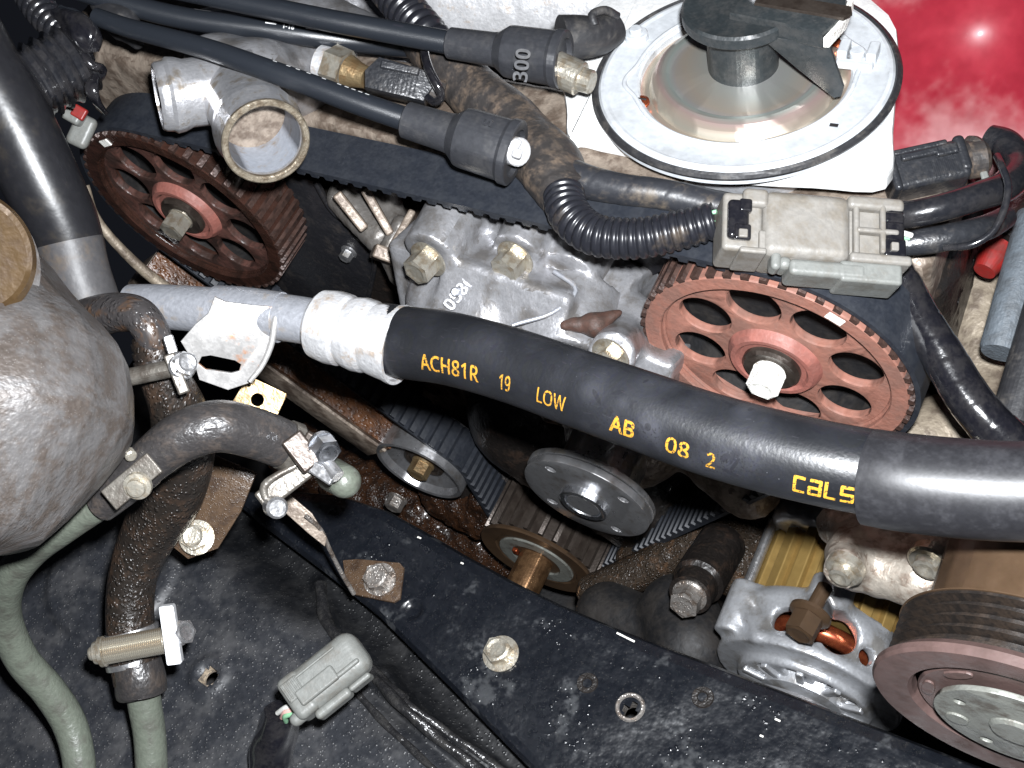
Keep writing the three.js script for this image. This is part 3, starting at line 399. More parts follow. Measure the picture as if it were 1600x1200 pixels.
// ---------------------------------------------------------------- printed air conditioning hose and its fitting
const font = await new FontLoader().loadAsync('fonts/droid/droid_sans_bold.typeface.json');
{
  const t = thing('air_conditioning_hose', 'thick black rubber hose with yellow printing crossing the engine', 'hose', P(640, 535, .51));
  const path = [[596, 528, .512, 55], [640, 536, .505, 57], [700, 544, .495, 57.5], [800, 571, .482, 59], [900, 606, .469, 61], [1000, 641, .456, 63], [1100, 676, .446, 65], [1200, 704, .437, 66.5], [1300, 727, .429, 67.5], [1378, 741, .4245, 68]];
  const geo = sweep(path, { m: 48, norm: true, rings: 110 });
  const { centers, len } = geo.userData, uAt = x => { let best = 0, bd = 1e9; for (const [s, c] of centers) { const d = Math.abs(toPx(c)[0] - x); if (d < bd) { bd = d; best = s / len; } } return best; };
  const cw = 2048, ch = 768, cv = document.createElement('canvas'); cv.width = cw; cv.height = ch; const g = cv.getContext('2d');
  g.fillStyle = '#16171a'; g.fillRect(0, 0, cw, ch);
  const r = rng(5);
  for (let i = 0; i < 340; i++) { const x = r() * cw, y = r() * ch, w = 20 + r() * 110, a = .022 + r() * .11 * Math.max(.15, Math.exp(-(((x / cw - .62) / .2) ** 2))); const gr = g.createRadialGradient(x, y, 0, x, y, w); gr.addColorStop(0, `rgba(150,150,160,${a})`); gr.addColorStop(1, 'rgba(150,150,160,0)'); g.fillStyle = gr; g.fillRect(x - w, y - w, 2 * w, 2 * w); }
  for (let i = 0; i < 70; i++) { const x = cw * (.3 + .6 * r()), y = ch * (.3 + .35 * r()); g.fillStyle = `rgba(24,24,28,${.2 + .3 * r()})`; g.beginPath(); g.ellipse(x, y, 6 + 26 * r(), 4 + 10 * r(), r() * 3, 0, 7); g.fill(); }
  for (let i = 0; i < 90; i++) { g.fillStyle = `rgba(190,190,200,${.1 + .4 * r()})`; g.fillRect(r() * cw, r() * ch, 1 + 2 * r(), 1 + 2 * r()); }
  const text = (str, x0, x1, h, deg, o = {}) => {
    const u0 = uAt(x0) * cw, u1 = uAt(x1) * cw, y = (.5 + deg / 360) * ch; g.save(); g.translate((u0 + u1) / 2, y); g.rotate((o.rot ?? 0) * Math.PI / 180); g.font = `${o.bold ? 'bold ' : ''}100px sans-serif`; g.textAlign = 'center'; g.textBaseline = 'middle';
    const w = g.measureText(str).width; g.scale((u1 - u0) / w, h / 74); g.fillStyle = '#b5822c'; g.strokeStyle = '#b5822c'; g.lineWidth = o.lw ?? 3; g.fillText(str, 0, 0); if (o.lw !== 0) g.strokeText(str, 0, 0);
    g.restore();
  };
  const S = ch / .09 * .001; // canvas px per mm round the hose
  text('2', 622, 632, 5.2 * S, 22, { rot: 60 });
  text('ACH81R', 689, 777, 6.6 * S, 31); text('19', 812, 833, 6.4 * S, 31); text('LOW', 867, 918, 6.2 * S, 31, { lw: 1 }); text('AB', 985, 1023, 6.4 * S, 33, { lw: 5 }); text('08', 1065, 1101, 6 * S, 34); text('2', 1123, 1140, 6 * S, 37);
  { // wide square lettering at the right end
    const u0 = uAt(1252) * cw, u1 = uAt(1346) * cw, y = (.5 + 36 / 360) * ch, h = 7 * S, cell = (u1 - u0) / 4; g.strokeStyle = '#c08d2e'; g.lineWidth = 10; g.lineJoin = 'round'; g.lineCap = 'butt';
    const L = [[[[.8, .1], [.1, .1], [.1, .9], [.8, .9]]], [[[.1, .1], [.8, .1], [.8, .9], [.1, .9], [.1, .5], [.8, .5]]], [[[.15, 0], [.15, .9], [.8, .9]]], [[[.92, .1], [.12, .1], [.12, .5], [.86, .5], [.86, .9], [.08, .9]]]];
    L.forEach((ps, k) => ps.forEach(p => { g.beginPath(); p.forEach(([x, yy], i) => g[i ? 'lineTo' : 'moveTo'](u0 + (k + x) * cell, y + (yy - .5) * h)); g.stroke(); }));
  }
  for (let i = 0; i < 2600; i++) { g.fillStyle = `rgba(28,28,31,${.25 + .5 * r()})`; g.beginPath(); g.ellipse(r() * cw, ch * (.54 + .12 * r()), 1 + 3 * r(), 1 + 2 * r(), r() * 3, 0, 7); g.fill(); }
  for (let i = 0; i < 120; i++) { const x = r() * cw, y = ch * (.3 + .4 * r()); g.strokeStyle = `rgba(${120 + 60 * r()},130,140,${.05 + .15 * r()})`; g.lineWidth = .6 + r(); g.beginPath(); g.moveTo(x, y); g.lineTo(x + 60 * (r() - .3), y + 14 * (r() - .5)); g.stroke(); }
  const ct = new THREE.CanvasTexture(cv); ct.colorSpace = THREE.SRGBColorSpace;
  const hm = new THREE.MeshPhysicalMaterial({ map: ct, roughness: .36, bumpMap: mt.rubber.bumpMap.clone(), bumpScale: .00006 }); hm.bumpMap.repeat.set(5, 2);
  part(t, 'hose', geo, hm);
  const sl = part(t, 'sleeve', sweep([[1360, 745.5, .4235, 76], [1400, 752, .419, 77], [1500, 763, .411, 78.5], [1600, 768, .404, 79], [1720, 765, .396, 80]], { m: 48 }), mt.sleeve); sl.userData.label = 'thicker grey black outer sleeve at the right end';
  const A = P(496, 505, .522), B = P(628, 540, .508);
  part(t, 'crimp_ferrule', rod(A, B, [[0, 0], [0, .0098], [.0, .0128], [.04, .0142], [.2, .0152], [.33, .0148], [.38, .0139], [.43, .0146], [.52, .0152], [.62, .0149], [.67, .0141], [.72, .0147], [.82, .0152], [.9, .0156], [.97, .0163], [1, .0161], [1, .0148], [.95, .0142], [.95, 0]], 56, .45), mt.aluWhite);
  part(t, 'metal_tube', sweep([[205, 478, .548, 34], [250, 479, .543, 35], [320, 484, .536, 36], [400, 491, .529, 36.5], [470, 500, .523, 37], [510, 508, .52, 37]], { m: 36 }), mt.aluTube);
  // sheet bracket wrapped over the tube
  const f = frame(380, 500, .519, 6, .12, .3), q = (x, y) => { const p = onF(f, x, y).sub(f.pos).applyQuaternion(f.quat.clone().invert()); return [p.x, p.y]; };
  const slot = [[311, 566], [316, 556], [330, 554], [368, 562], [377, 568], [374, 578], [362, 581], [322, 575]].map(([x, y]) => q(x, y));
  const ol = [[336, 462], [352, 470], [397, 476], [432, 478], [428, 508], [422, 538], [408, 570], [390, 597], [357, 608], [312, 592], [306, 572], [300, 560], [283, 532], [306, 505], [326, 488]].map(([x, y]) => q(x, y)).reverse();
  const pl = plate(ol, .0016, { holes: [slot], bev: .0005 }); pl.applyMatrix4(fmat(f)); const br = part(t, 'slotted_bracket', pl, mt.bracketWhite); br.userData.label = 'white metal sheet bracket with a long slot';
  part(t, 'bracket_wrap', sweep([[338, 485, .5345, 39.5], [380, 488, .531, 40], [438, 496, .5262, 40]], { m: 36 }), mt.aluTube);
  part(t, 'bracket_flange', sweep([[438, 468, .5205, 5], [430, 500, .5165, 5], [424, 538, .5175, 5], [409, 572, .5185, 4.5], [390, 596, .519, 4]], { m: 10 }), mt.bracketWhite);
}

// ---------------------------------------------------------------- water outlet
{
  const A = P(352, 112, .603), B = P(416, 222, .54), d = .54, t = thing('water_outlet', 'open aluminium water outlet with two pipe stubs above the left cam sprocket', 'water outlet', P(400, 170, .57));
  const ax = B.clone().sub(A).normalize(), r = .0195;
  part(t, 'front_pipe', rod(A, B, [[0, 0], [0, .0165], [.3, .0172], [.72, .0178], [.78, .0192], [.83, .0196], [.88, .0186], [.94, .0184], [.985, .0188], [1, .0182], [1, .0162], [.96, .0157], [.2, .0152], [.15, 0]], 64, .5), mt.aluOut);
  part(t, 'bore', rod(A, B, [[.3, .015], [.955, .0156]], 48, 2), mt.boreGrey);
  part(t, 'mouth_lip', align(ringGeo(.0158, .0188, -.0022, .0006, .0006), B, B.clone().add(ax)), mt.lipBrown);
  part(t, 'bore_end', rod(A, B, [[.6, 0], [.62, .0153], [.64, .0153], [.65, 0]], 40), mt.castDirty);
  const C = P(400, 132, .585), D = P(246, 152, .572);
  part(t, 'side_pipe', rod(C, D, [[0, 0], [0, .0158], [.7, .0152], [.78, .0165], [.86, .017], [.9, .0158], [.97, .0154], [1, .0145], [1, .013], [.6, .0125], [.6, 0]], 56, .5), mt.aluOut);
  part(t, 'neck', blob([cap(P(350, 120, .6), P(400, 130, .595), .016, .019), cap(P(400, 125, .6), P(470, 120, .63), .018, .02), cap(P(330, 95, .6), P(360, 90, .61), .012)], { k: .008, cell: .002 }), mt.alu);
}
// ---------------------------------------------------------------- intake casting along the top
{
  const t = thing('intake_manifold', 'bright rough aluminium intake casting along the top edge under the ignition leads', 'intake manifold', P(560, 60, .72));
  part(t, 'casting', blob([cap(P(330, 65, .66), P(500, 92, .645), .017, .02), cap(P(450, 40, .7), P(640, 130, .68), .025), cap(P(300, 40, .72), P(560, 10, .74), .03), cap(P(600, 70, .72), P(700, 120, .68), .02)], { k: .01, cell: .003, noise: .0012 }), mt.alu);
  part(t, 'plenum', blob([cap(P(740, -30, .7), P(980, -20, .68), .045), cap(P(800, 20, .72), P(900, 60, .7), .03), { c: P(860, 0, .75), h: V(.08, .02, .06), r: .015 }], { k: .012, cell: .003, noise: .0008 }), mt.aluWhite);
  const h = thing('cylinder_head', 'dusty pinkish grey cylinder head ledge behind the belt top run', 'cylinder head', P(600, 190, .66));
  part(h, 'ledge', blob([{ c: V(-.03, .045, -.06), h: V(.14, .012, .025), r: .004 }, { c: V(-.19, .04, -.07), h: V(.06, .03, .03), r: .01 }, { c: V(.12, .02, -.07), h: V(.1, .02, .03), r: .006 }], { k: .008, cell: .003, noise: .001 }), mt.castDirty);
}
// temperature sensor with its plug
{
  const t = thing('sensor', 'rusty hexagonal sensor screwed into the intake between two ignition leads', 'sensor', P(545, 112, .6));
  const A = P(500, 98, .605), B = P(570, 121, .597);
  part(t, 'collar', rod(A, P(520, 104, .603), [[0, 0], [0, .0085], [1, .0085], [1, 0]], 32), mt.aluWhite);
  const hx = new THREE.CylinderGeometry(.0098, .0105, .0095, 6); hx.rotateX(Math.PI / 2); part(t, 'hex_body', align(boxUV(crease(hx, .3)), P(530, 107, .602), B), mt.zinc);
  part(t, 'tip', rod(P(545, 112, .6), P(574, 122, .596), [[0, 0], [0, .0078], [.5, .006], [1, .005], [1, 0]], 28), mt.brass);
  const p = thing('sensor_plug', 'small black ribbed plug on the rusty sensor below the ignition leads', 'plug', P(625, 130, .59)), f = frame(622, 128, .588, 12), u = f.u;
  p.position.copy(f.pos); p.quaternion.copy(f.quat); p.updateMatrixWorld(true);
  lpart(p, 'housing', plate([[-52, 2], [-34, 28], [48, 22], [58, 0], [48, -26], [-46, -24]].map(([x, y]) => [x * u, y * u]).reverse(), .014, { bev: .0014 }).translate(0, 0, -.007), mt.plasticBlack);
  for (let k = 0; k < 6; k++) lpart(p, 'rib', box(.0007, .0095, .0012, .0003, (-2 + k * 6.5) * u, -6 * u, .0072), mt.plasticBlack);
  lpart(p, 'latch', box(.018, .004, .003, .001, 2 * u, 16 * u, .0075), mt.plasticBlack);
  lpart(p, 'seal', cyl(V(.0155, 0, 0), V(.022, -.0008, 0), .0056, 24), mt.tapeDusty);
}
// ---------------------------------------------------------------- ignition leads and boots
function bootPair(t, A, B, rs, rl, ring = true) {
  part(t, 'boot', rod(A, B, [[0, 0], [0, rs * .92], [.01, rs], [.38, rs * 1.07], [.43, rs * 1.12], [.52, rl * .97], [.56, rl], [.9, rl * 1.03], [.93, rl * 1.1], [.99, rl * 1.1], [1, rl * 1.04], [1, rl * .8], [.96, rl * .76], [.96, 0]], 48, .45), mt.boot);
}
function glyphs(str, f, size, depth, mat) { const g = new TextGeometry(str, { font, size, depth, curveSegments: 3, bevelEnabled: false }); g.computeBoundingBox(); const b = g.boundingBox; g.translate(-(b.min.x + b.max.x) / 2, -(b.min.y + b.max.y) / 2, 0); g.applyMatrix4(fmat(f)); return boxUV(g.index ? g.toNonIndexed() : g); }
{
  const leadCanvas = (marks) => { const c = document.createElement('canvas'); c.width = 1024; c.height = 128; const g = c.getContext('2d'); g.fillStyle = '#1e2126'; g.fillRect(0, 0, 1024, 128); const r = rng(9); for (let i = 0; i < 300; i++) { g.fillStyle = `rgba(${120 + 60 * r()},130,150,${.05 * r()})`; g.fillRect(r() * 1024, r() * 128, 30 * r(), 4 * r()); } marks(g); const t = new THREE.CanvasTexture(c); t.colorSpace = THREE.SRGBColorSpace; return new THREE.MeshPhysicalMaterial({ map: t, roughness: .3, bumpMap: mt.lead.bumpMap, bumpScale: .00002 }); };
  const white = '#e8e8e8';
  const m1 = leadCanvas(g => { g.strokeStyle = g.fillStyle = white; g.lineWidth = 3; for (const [x, w] of [[95, 50], [240, 26], [330, 30]]) g.fillRect(x, 62, w, 3); });
  const t1 = thing('ignition_lead', 'upper dark grey ignition lead running to the boot left of the distributor', 'ignition lead', P(700, 67, .56), 'ignition leads');
  part(t1, 'cable', sweep([[90, -60, .585, 16], [200, -33, .58, 16], [340, -4, .575, 16.5], [422, 13, .573, 17], [520, 33, .571, 17.5], [600, 48, .57, 18], [715, 69, .567, 18.5]], { norm: true, m: 28 }), m1);
  bootPair(t1, P(702, 67, .567), P(882, 93, .55), .0069, .0114);
  part(t1, 'boot_mark', glyphs('300', frame(815, 103, .5372, -83), .0062, .0014, mt.boot), mt.boot);
  part(t1, 'terminal', [cyl(P(866, 105, .553), P(908, 124, .55), .0075, 24), cyl(P(905, 123, .55), P(926, 129, .548), .0052, 20)], mt.zinc);
  const m2 = leadCanvas(g => { g.fillStyle = white; g.font = 'bold 15px sans-serif'; for (const [x, w] of [[560, 26], [655, 26]]) g.fillRect(x, 54, w, 3); g.fillText('1-18', 600, 62); g.fillRect(385, 38, 40, 3); });
  const t2 = thing('ignition_lead', 'middle dark grey ignition lead with a white printed mark passing under the upper lead', 'ignition lead', P(400, 50, .62), 'ignition leads');
  part(t2, 'cable', sweep([[60, -34, .6, 16], [160, -4, .6, 16.5], [280, 27, .601, 17], [422, 47, .602, 17], [500, 58, .604, 17], [580, 68, .61, 16.5], [700, 80, .63, 16]], { norm: true, m: 28 }), m2);
  const m3 = leadCanvas(g => { g.fillStyle = white; for (const x of [600, 640, 668, 700, 745, 790, 812, 832, 852, 872]) g.fillRect(x, 40, 12, 4); });
  const t3 = thing('ignition_lead', 'lower dark grey ignition lead ending in a loose boot above the belt', 'ignition lead', P(640, 190, .54), 'ignition leads');
  part(t3, 'cable', sweep([[150, 26, .575, 14], [195, 42, .57, 15], [325, 77, .556, 16.5], [420, 110, .549, 17.5], [487, 134, .547, 18], [560, 161, .546, 18.5], [648, 191, .546, 19]], { norm: true, m: 28 }), m3);
  bootPair(t3, P(634, 187, .546), P(806, 240, .535), .0078, .0128);
  part(t3, 'terminal', [cyl(P(796, 234, .532), P(812, 238, .526), .006, 18), box(.004, .004, .004, .001).applyMatrix4(fmat(frame(808, 240, .522, 18))), box(.003, .006, .003, .001).applyMatrix4(fmat(frame(806, 228, .524, 30)))], mt.aluWhite);
  part(t3, 'boot_mark', glyphs('S', frame(763, 192, .526, -70, 0, -.6), .0052, .0012, mt.boot), mt.boot);
}
// distributor side terminals
{
  const t = thing('lead_clip', 'black rubber elbow on the left side of the distributor', 'clip', P(920, 55, .57));
  part(t, 'elbow', sweep([[876, 60, .566, 36], [905, 58, .568, 34], [935, 56, .571, 30], [960, 42, .575, 26]], { m: 28 }), mt.rubber);
  part(t, 'loop', sweep([[930, 40, .562, 7], [925, 24, .562, 7], [945, 16, .564, 7], [965, 26, .568, 7]], { m: 12 }), mt.rubber);
}

// ---------------------------------------------------------------- distributor
{
  const d = .56, C = P(1162, 116, d), t = thing('distributor', 'open distributor with grey ring, gold dished shield and black rotor', 'distributor', C);
  const tilt = new THREE.Quaternion().setFromEuler(new THREE.Euler(-Math.PI / 2 - .11, 0, .07)); t.quaternion.copy(tilt); t.updateMatrixWorld(true);
  const R = .0658, shieldMat = mt.gold.clone(), cols = [[.6, .44, .28], [.62, .46, .3], [.7, .42, .32], [.66, .5, .34], [.6, .54, .4], [.66, .5, .36], [.68, .42, .36], [.5, .5, .42], [.46, .56, .5], [.54, .5, .46], [.62, .5, .36], [.5, .52, .46], [.46, .46, .46]], sd = new Uint8Array(64 * 128 * 4);
  for (let y = 0; y < 128; y++) for (let x = 0; x < 64; x++) { const w = y / 127 * 12 + 1.1 * (FLD.coarse[(y * 2 % N) * N + x * 4] - .5) + .5 * Math.sin(x / 64 * 12.566), k = clamp(Math.floor(w), 0, 11), c = mix3(mix3(cols[k], cols[k + 1], clamp(w - k)), [.62, .61, .6], .35); for (let q = 0; q < 3; q++) sd[(y * 64 + x) * 4 + q] = 255 * srgb(c[q]); sd[(y * 64 + x) * 4 + 3] = 255; }
  shieldMat.map = new THREE.DataTexture(sd, 64, 128); shieldMat.map.colorSpace = THREE.SRGBColorSpace; shieldMat.map.wrapS = THREE.RepeatWrapping; shieldMat.map.wrapT = THREE.RepeatWrapping; shieldMat.map.magFilter = THREE.LinearFilter; shieldMat.map.needsUpdate = true; shieldMat.iridescence = 0; shieldMat.roughnessMap = null; shieldMat.roughness = .3; shieldMat.bumpMap = null;
  lpart(t, 'ring_plate', lathe([[-.005, .05], [-.005, R - .001], [-.0045, R], [-.0025, R], [-.001, R - .001], [.001, R - .003], [.0014, R - .0045], [.0006, R - .006], [.0006, .0465], [-.0004, .0455], [-.006, .0455]], 120, .5), mt.ring);
  lpart(t, 'seal', lathe([[-.0024, R - .0005], [-.002, R + .0007], [-.0008, R + .0011], [.0004, R + .0002], [.0009, R - .0012], [.0002, R - .002]], 120, 1), mt.rubber);
  lpart(t, 'shield', lathe([[-.0055, .0], [-.0045, .0455], [-.0036, .0455], [-.003, .0435], [-.0028, .0415], [.0012, .0398], [.0034, .0378], [.0042, .0355], [.004, .0335], [.0028, .0318], [.003, .029], [.005, .018], [.0053, 0]], 96, .9, [1, 1]), shieldMat);
  // raised lip round the cavity with lobes
  const lip = []; for (let i = 0; i <= 120; i++) { const a = i / 120 * 2 * Math.PI, b = Math.max(Math.exp(-((((a - 3.45) / .16)) ** 2)), Math.exp(-(((a - .42) / .16) ** 2)), .6 * Math.exp(-(((a - 2.1) / .2) ** 2))), r = .0478 + .0045 * b; lip.push([V(r * Math.cos(a), r * Math.sin(a), .0009), .0011]); }
  lpart(t, 'cavity_lip', sweep(lip, { world: true, m: 8, ref: V(0, 0, 1), rings: 160, caps: false }), mt.ring);
  for (const [x, y] of [[1012, 147], [1303, 46]]) { const p = P(x, y, d).sub(C).applyQuaternion(tilt.clone().invert()); const n = 46.5e-3 / Math.hypot(p.x, p.y); const hd = lathe([[0, 0], [0, .0042], [.0012, .004], [.0022, .0025], [.0024, 0]], 24); hd.translate(p.x * n, p.y * n, -.002); const s = lpart(t, 'screw', hd, mt.copper); const sl = box(.006, .0008, .0008, .0002); sl.translate(p.x * n, p.y * n, .0004); lpart(t, 'screw_slot', sl, mt.dark); }
  // locating tower on the right, small boss and slot
  const loc = (x, y) => { const p = P(x, y, d).sub(C).applyQuaternion(tilt.clone().invert()); const k = -p.z / dirOf(x, y).applyQuaternion(tilt.clone().invert()).z; return p.addScaledVector(dirOf(x, y).applyQuaternion(tilt.clone().invert()), k); };
  const a = loc(1341, 90), b = loc(995, 62), c = loc(1303, 199), e = loc(1200, 20);
  lpart(t, 'locating_tower', [box(.0045, .01, .006, .001, a.x - .0062, a.y, .003), box(.0045, .01, .006, .001, a.x + .0062, a.y, .003), box(.016, .004, .0035, .001, a.x, a.y - .007, .0015), cyl(V(a.x, a.y - .002, 0), V(a.x, a.y - .002, .0055), .0033)], mt.ring);
  lpart(t, 'boss', [cyl(V(b.x, b.y, 0), V(b.x, b.y, .004), .0055), cyl(V(b.x, b.y, .003), V(b.x, b.y, .0065), .003)], mt.ring);
  lpart(t, 'drain_slot', box(.0035, .0018, .0004, .0001, c.x, c.y, .0012), mt.dark);
  // casting below
  const inv = tilt.clone().invert(), low = (x, y) => { const p = P(x, y, d).sub(C).applyQuaternion(inv), r = dirOf(x, y).applyQuaternion(inv), k = (-.005 - p.z) / r.z; return [p.x + r.x * k, p.y + r.y * k]; };
  const base = [[880, 100], [884, 165], [889, 212], [903, 208], [935, 215], [985, 226], [1010, 240], [1070, 254], [1140, 264], [1270, 271], [1386, 272], [1396, 200], [1400, 120], [1390, 20], [1200, -70], [960, -20]].map(([x, y]) => low(x, y));
  const bg = plate(smoothPts(base.slice().reverse(), 4), .0085, { bev: .0018 }); bg.translate(0, 0, -.014); lpart(t, 'base_casting', bg, mt.baseWhite);
  lpart(t, 'body', lathe([[-.07, 0], [-.07, .04], [-.02, .05], [-.02, 0]], 48), mt.aluGrey);
  // rotor on its shaft
  const ro = thing('rotor_arm', 'black distributor rotor with a white tipped arm standing on the gold shield', 'rotor arm', C.clone().add(V(0, -.001, 0).applyQuaternion(tilt)), undefined, tilt);
  ro.position.copy(C).add(V(0, 0, .0045).applyQuaternion(tilt)); ro.updateMatrixWorld(true);
  lpart(ro, 'barrel', lathe([[0, 0], [0, .0152], [.004, .0152], [.03, .0146], [.03, 0]], 48), mt.rotor);
  lpart(ro, 'disc', lathe([[.026, .0], [.026, .0238], [.0268, .0246], [.031, .0246], [.0322, .0236], [.0315, .02], [.0315, 0]], 64, .4), mt.rotor);
  const ra = -.12, ca = Math.cos(ra), sa = Math.sin(ra), rp = (x, y) => [x * ca - y * sa, x * sa + y * ca];
  lpart(ro, 'arm', plate([[.0, -.011], [.022, -.0115], [.041, -.0135], [.043, -.006], [.0435, .0], [.043, .007], [.041, .0125], [.022, .0115], [0, .012]].map(([x, y]) => rp(x, y)), .0085, { bev: .0012 }).translate(0, 0, .0265), mt.rotor);
  lpart(ro, 'arm_tip', plate([[.0415, -.0138], [.0438, -.0132], [.0458, 0], [.0438, .0128], [.0415, .0128], [.0434, 0]].map(([x, y]) => rp(x, y)), .0052, { bev: .0005 }).translate(0, 0, .028), mt.whitePaint);
  const fl = plate([[.012, .0275], [.0435, .0275], [.0495, .009], [.0485, .004], [.0455, .0025], [.03, .0135]].reverse(), .0016, { bev: .0004 }); fl.rotateX(Math.PI / 2); fl.translate(0, -.0105, 0); fl.rotateZ(ra); lpart(ro, 'flap', fl, mt.rotor);
  lpart(ro, 'contact', plate([[.008, -.004], [.046, -.004], [.048, 0], [.046, .004], [.008, .004]].map(([x, y]) => rp(x, y)), .0016, { bev: .0003 }).translate(0, 0, .0348), mt.crankTooth);
  const stud = cyl(V(...rp(.006, 0), .034), V(...rp(.006, 0), .0365), .0022); lpart(ro, 'rivet', stud, mt.steel);
}
// red body panel
{
  const f = frame(1510, 110, .63, 0, -.2, .1), t = thing('body_panel', 'dusty red painted inner wing panel in the upper right corner', 'body panel', f.pos), n = 60;
  const g = new THREE.PlaneGeometry(.22, .3, n, n), p = g.attributes.position;
  for (let i = 0; i < p.count; i++) { const x = p.getX(i), y = p.getY(i); p.setZ(i, .02 * Math.exp(-(((x - .0) / .035) ** 2 + ((y - .01) / .03) ** 2)) - .35 * Math.max(0, x - .028) - 1.1 * Math.max(0, -x - .05) + .012 * Math.sin(x * 30 + 1) + .3 * Math.max(0, y - .03) * .3 + .006 * Math.sin(y * 45)); }
  g.computeVertexNormals(); const b = g.clone(); b.translate(0, 0, -.0012); const bi = b.index.array; for (let i = 0; i < bi.length; i += 3) { const q = bi[i]; bi[i] = bi[i + 1]; bi[i + 1] = q; } b.computeVertexNormals();
  for (const q of [g, b]) q.applyMatrix4(fmat(f)); for (const q of [g, b]) { const u = q.attributes.uv; for (let i = 0; i < u.count; i++) u.setXY(i, u.getX(i) * .22, u.getY(i) * .3); }
  part(t, 'sheet', [g, b], mt.red);
}

// ---------------------------------------------------------------- wiring harness over the belt
const tapeRip = (seed, pitch = .012) => { const r = rng(seed), ph = r() * 6; return (s, th) => { const f = ((s + th * pitch / 6.283 + ph) / pitch) % 1; return 1 + .035 * sstep(0, .12, f) * (1 - f * .6) + .03 * Math.sin(s * 160 + ph + 2 * Math.sin(th)) + .025 * Math.sin(s * 70 + th * 2 + ph); }; };
{
  const t = thing('wiring_harness', 'dusty taped wiring harness running down from behind the leads to the belt', 'wiring harness', P(770, 170, .575));
  part(t, 'taped_trunk', sweep([[655, 60, .615, 30], [700, 105, .6, 38], [760, 160, .588, 45], [820, 220, .57, 48], [862, 265, .552, 50], [888, 310, .54, 42]], { m: 36, rings: 110, ripple: tapeRip(3) }), mt.tapeDusty);
  part(t, 'taped_branch', sweep([[862, 262, .55, 30], [905, 281, .542, 27], [960, 293, .536, 24], [1040, 305, .53, 23], [1135, 322, .524, 22], [1180, 330, .52, 20]], { m: 28, rings: 100, ripple: tapeRip(8, .016) }), mt.tapeDusty2);
  part(t, 'conduit', sweep([[880, 300, .536, 33], [890, 335, .528, 34], [925, 365, .521, 33.5], [990, 373, .515, 33], [1060, 360, .51, 32], [1118, 344, .506, 30]], { m: 32, rings: 330, ripple: corr(.0034, .11) }), mt.conduit);
  part(t, 'wire', sweep([[1110, 346, .504, 4], [1128, 350, .503, 4], [1150, 352, .503, 4]], { m: 8 }), mt.greenWire);
  part(t, 'wire', sweep([[1108, 333, .504, 3.5], [1126, 330, .503, 3.5], [1150, 335, .503, 3.5]], { m: 8 }), mt.greenWire);
  part(t, 'wire', sweep([[1108, 352, .503, 3.5], [1130, 362, .502, 3.5], [1150, 366, .502, 3.5]], { m: 8 }), mt.whiteWire);
  const c = thing('corrugated_conduit', 'dusty corrugated black conduit at the top edge passing under the upper lead', 'conduit', P(630, 10, .6));
  part(c, 'tube', sweep([[590, -40, .63, 32], [618, -5, .62, 33], [645, 28, .612, 33], [676, 62, .605, 32], [700, 95, .61, 30]], { m: 32, rings: 200, ripple: corr(.0048, .14) }), mt.conduit);
  const w = thing('wire_loop', 'thin glossy black wire dropping from the upper lead to the sensor plug', 'wire', P(672, 90, .575));
  part(w, 'wire', sweep([[664, 60, .585, 7], [664, 85, .577, 7], [672, 112, .572, 7.5], [686, 138, .571, 7.5], [690, 150, .573, 7], [680, 160, .578, 7], [668, 152, .582, 6]], { m: 16 }), mt.vinyl);
}
// grey two part connector
{
  const f = frame(1262, 373, .495, 4.6, .02, -.28), u = f.u, t = thing('grey_connector', 'large grey joined wiring connector above the right cam sprocket', 'connector', f.pos, undefined, f.quat), b = (x, y, z, w, h, d, r = .001) => box(w * u, h * u, d * u, r, x * u, y * u, z * u);
  lpart(t, 'sleeve', [b(-12, 4, 0, 136, 108, 96, .004), b(-12, 4, 1, 128, 112, 88, .005)], mt.connGrey);
  lpart(t, 'end_shell', [b(-110, 4, -4, 62, 96, 84, .002), b(-92, 42, 6, 40, 30, 86, .002), b(-95, -46, 8, 42, 10, 82, .001), b(-80, -30, 36, 12, 40, 16, .001)], mt.connGrey);
  lpart(t, 'end_cap', [b(-118, 4, 30, 34, 66, 36, .002), b(-108, 26, 44, 20, 22, 14, .001), b(-112, -18, 46, 26, 26, 10, .001)], mt.vinyl);
  lpart(t, 'end_block', b(-112, -22, 50, 14, 14, 9, .0006), mt.connGrey);
  lpart(t, 'latch_frame', [b(94, 48, 4, 88, 22, 92, .002), b(64, 6, 40, 10, 92, 14, .0015), b(100, -44, 10, 96, 16, 84, .0015), b(96, 2, 42, 66, 9, 16, .0015), b(104, 6, 44, 9, 80, 12, .001)], mt.connGrey);
  lpart(t, 'inner_shell', b(92, 2, -4, 92, 92, 76, .003), mt.connGrey);
  lpart(t, 'end_cap', [b(124, 6, 22, 30, 74, 50, .002), b(122, 26, 44, 30, 18, 12, .001), b(122, -24, 44, 34, 30, 12, .001)], mt.vinyl);
  lpart(t, 'end_block', b(120, -24, 52, 12, 14, 8, .0006), mt.connGrey);
  lpart(t, 'lower_rail', [b(20, -66, 18, 118, 26, 60, .002), b(86, -66, 14, 96, 34, 66, .0015), b(-44, -58, 22, 22, 22, 40, .003), b(-58, -56, 26, 16, 30, 34, .003)], mt.connGrey2);
}
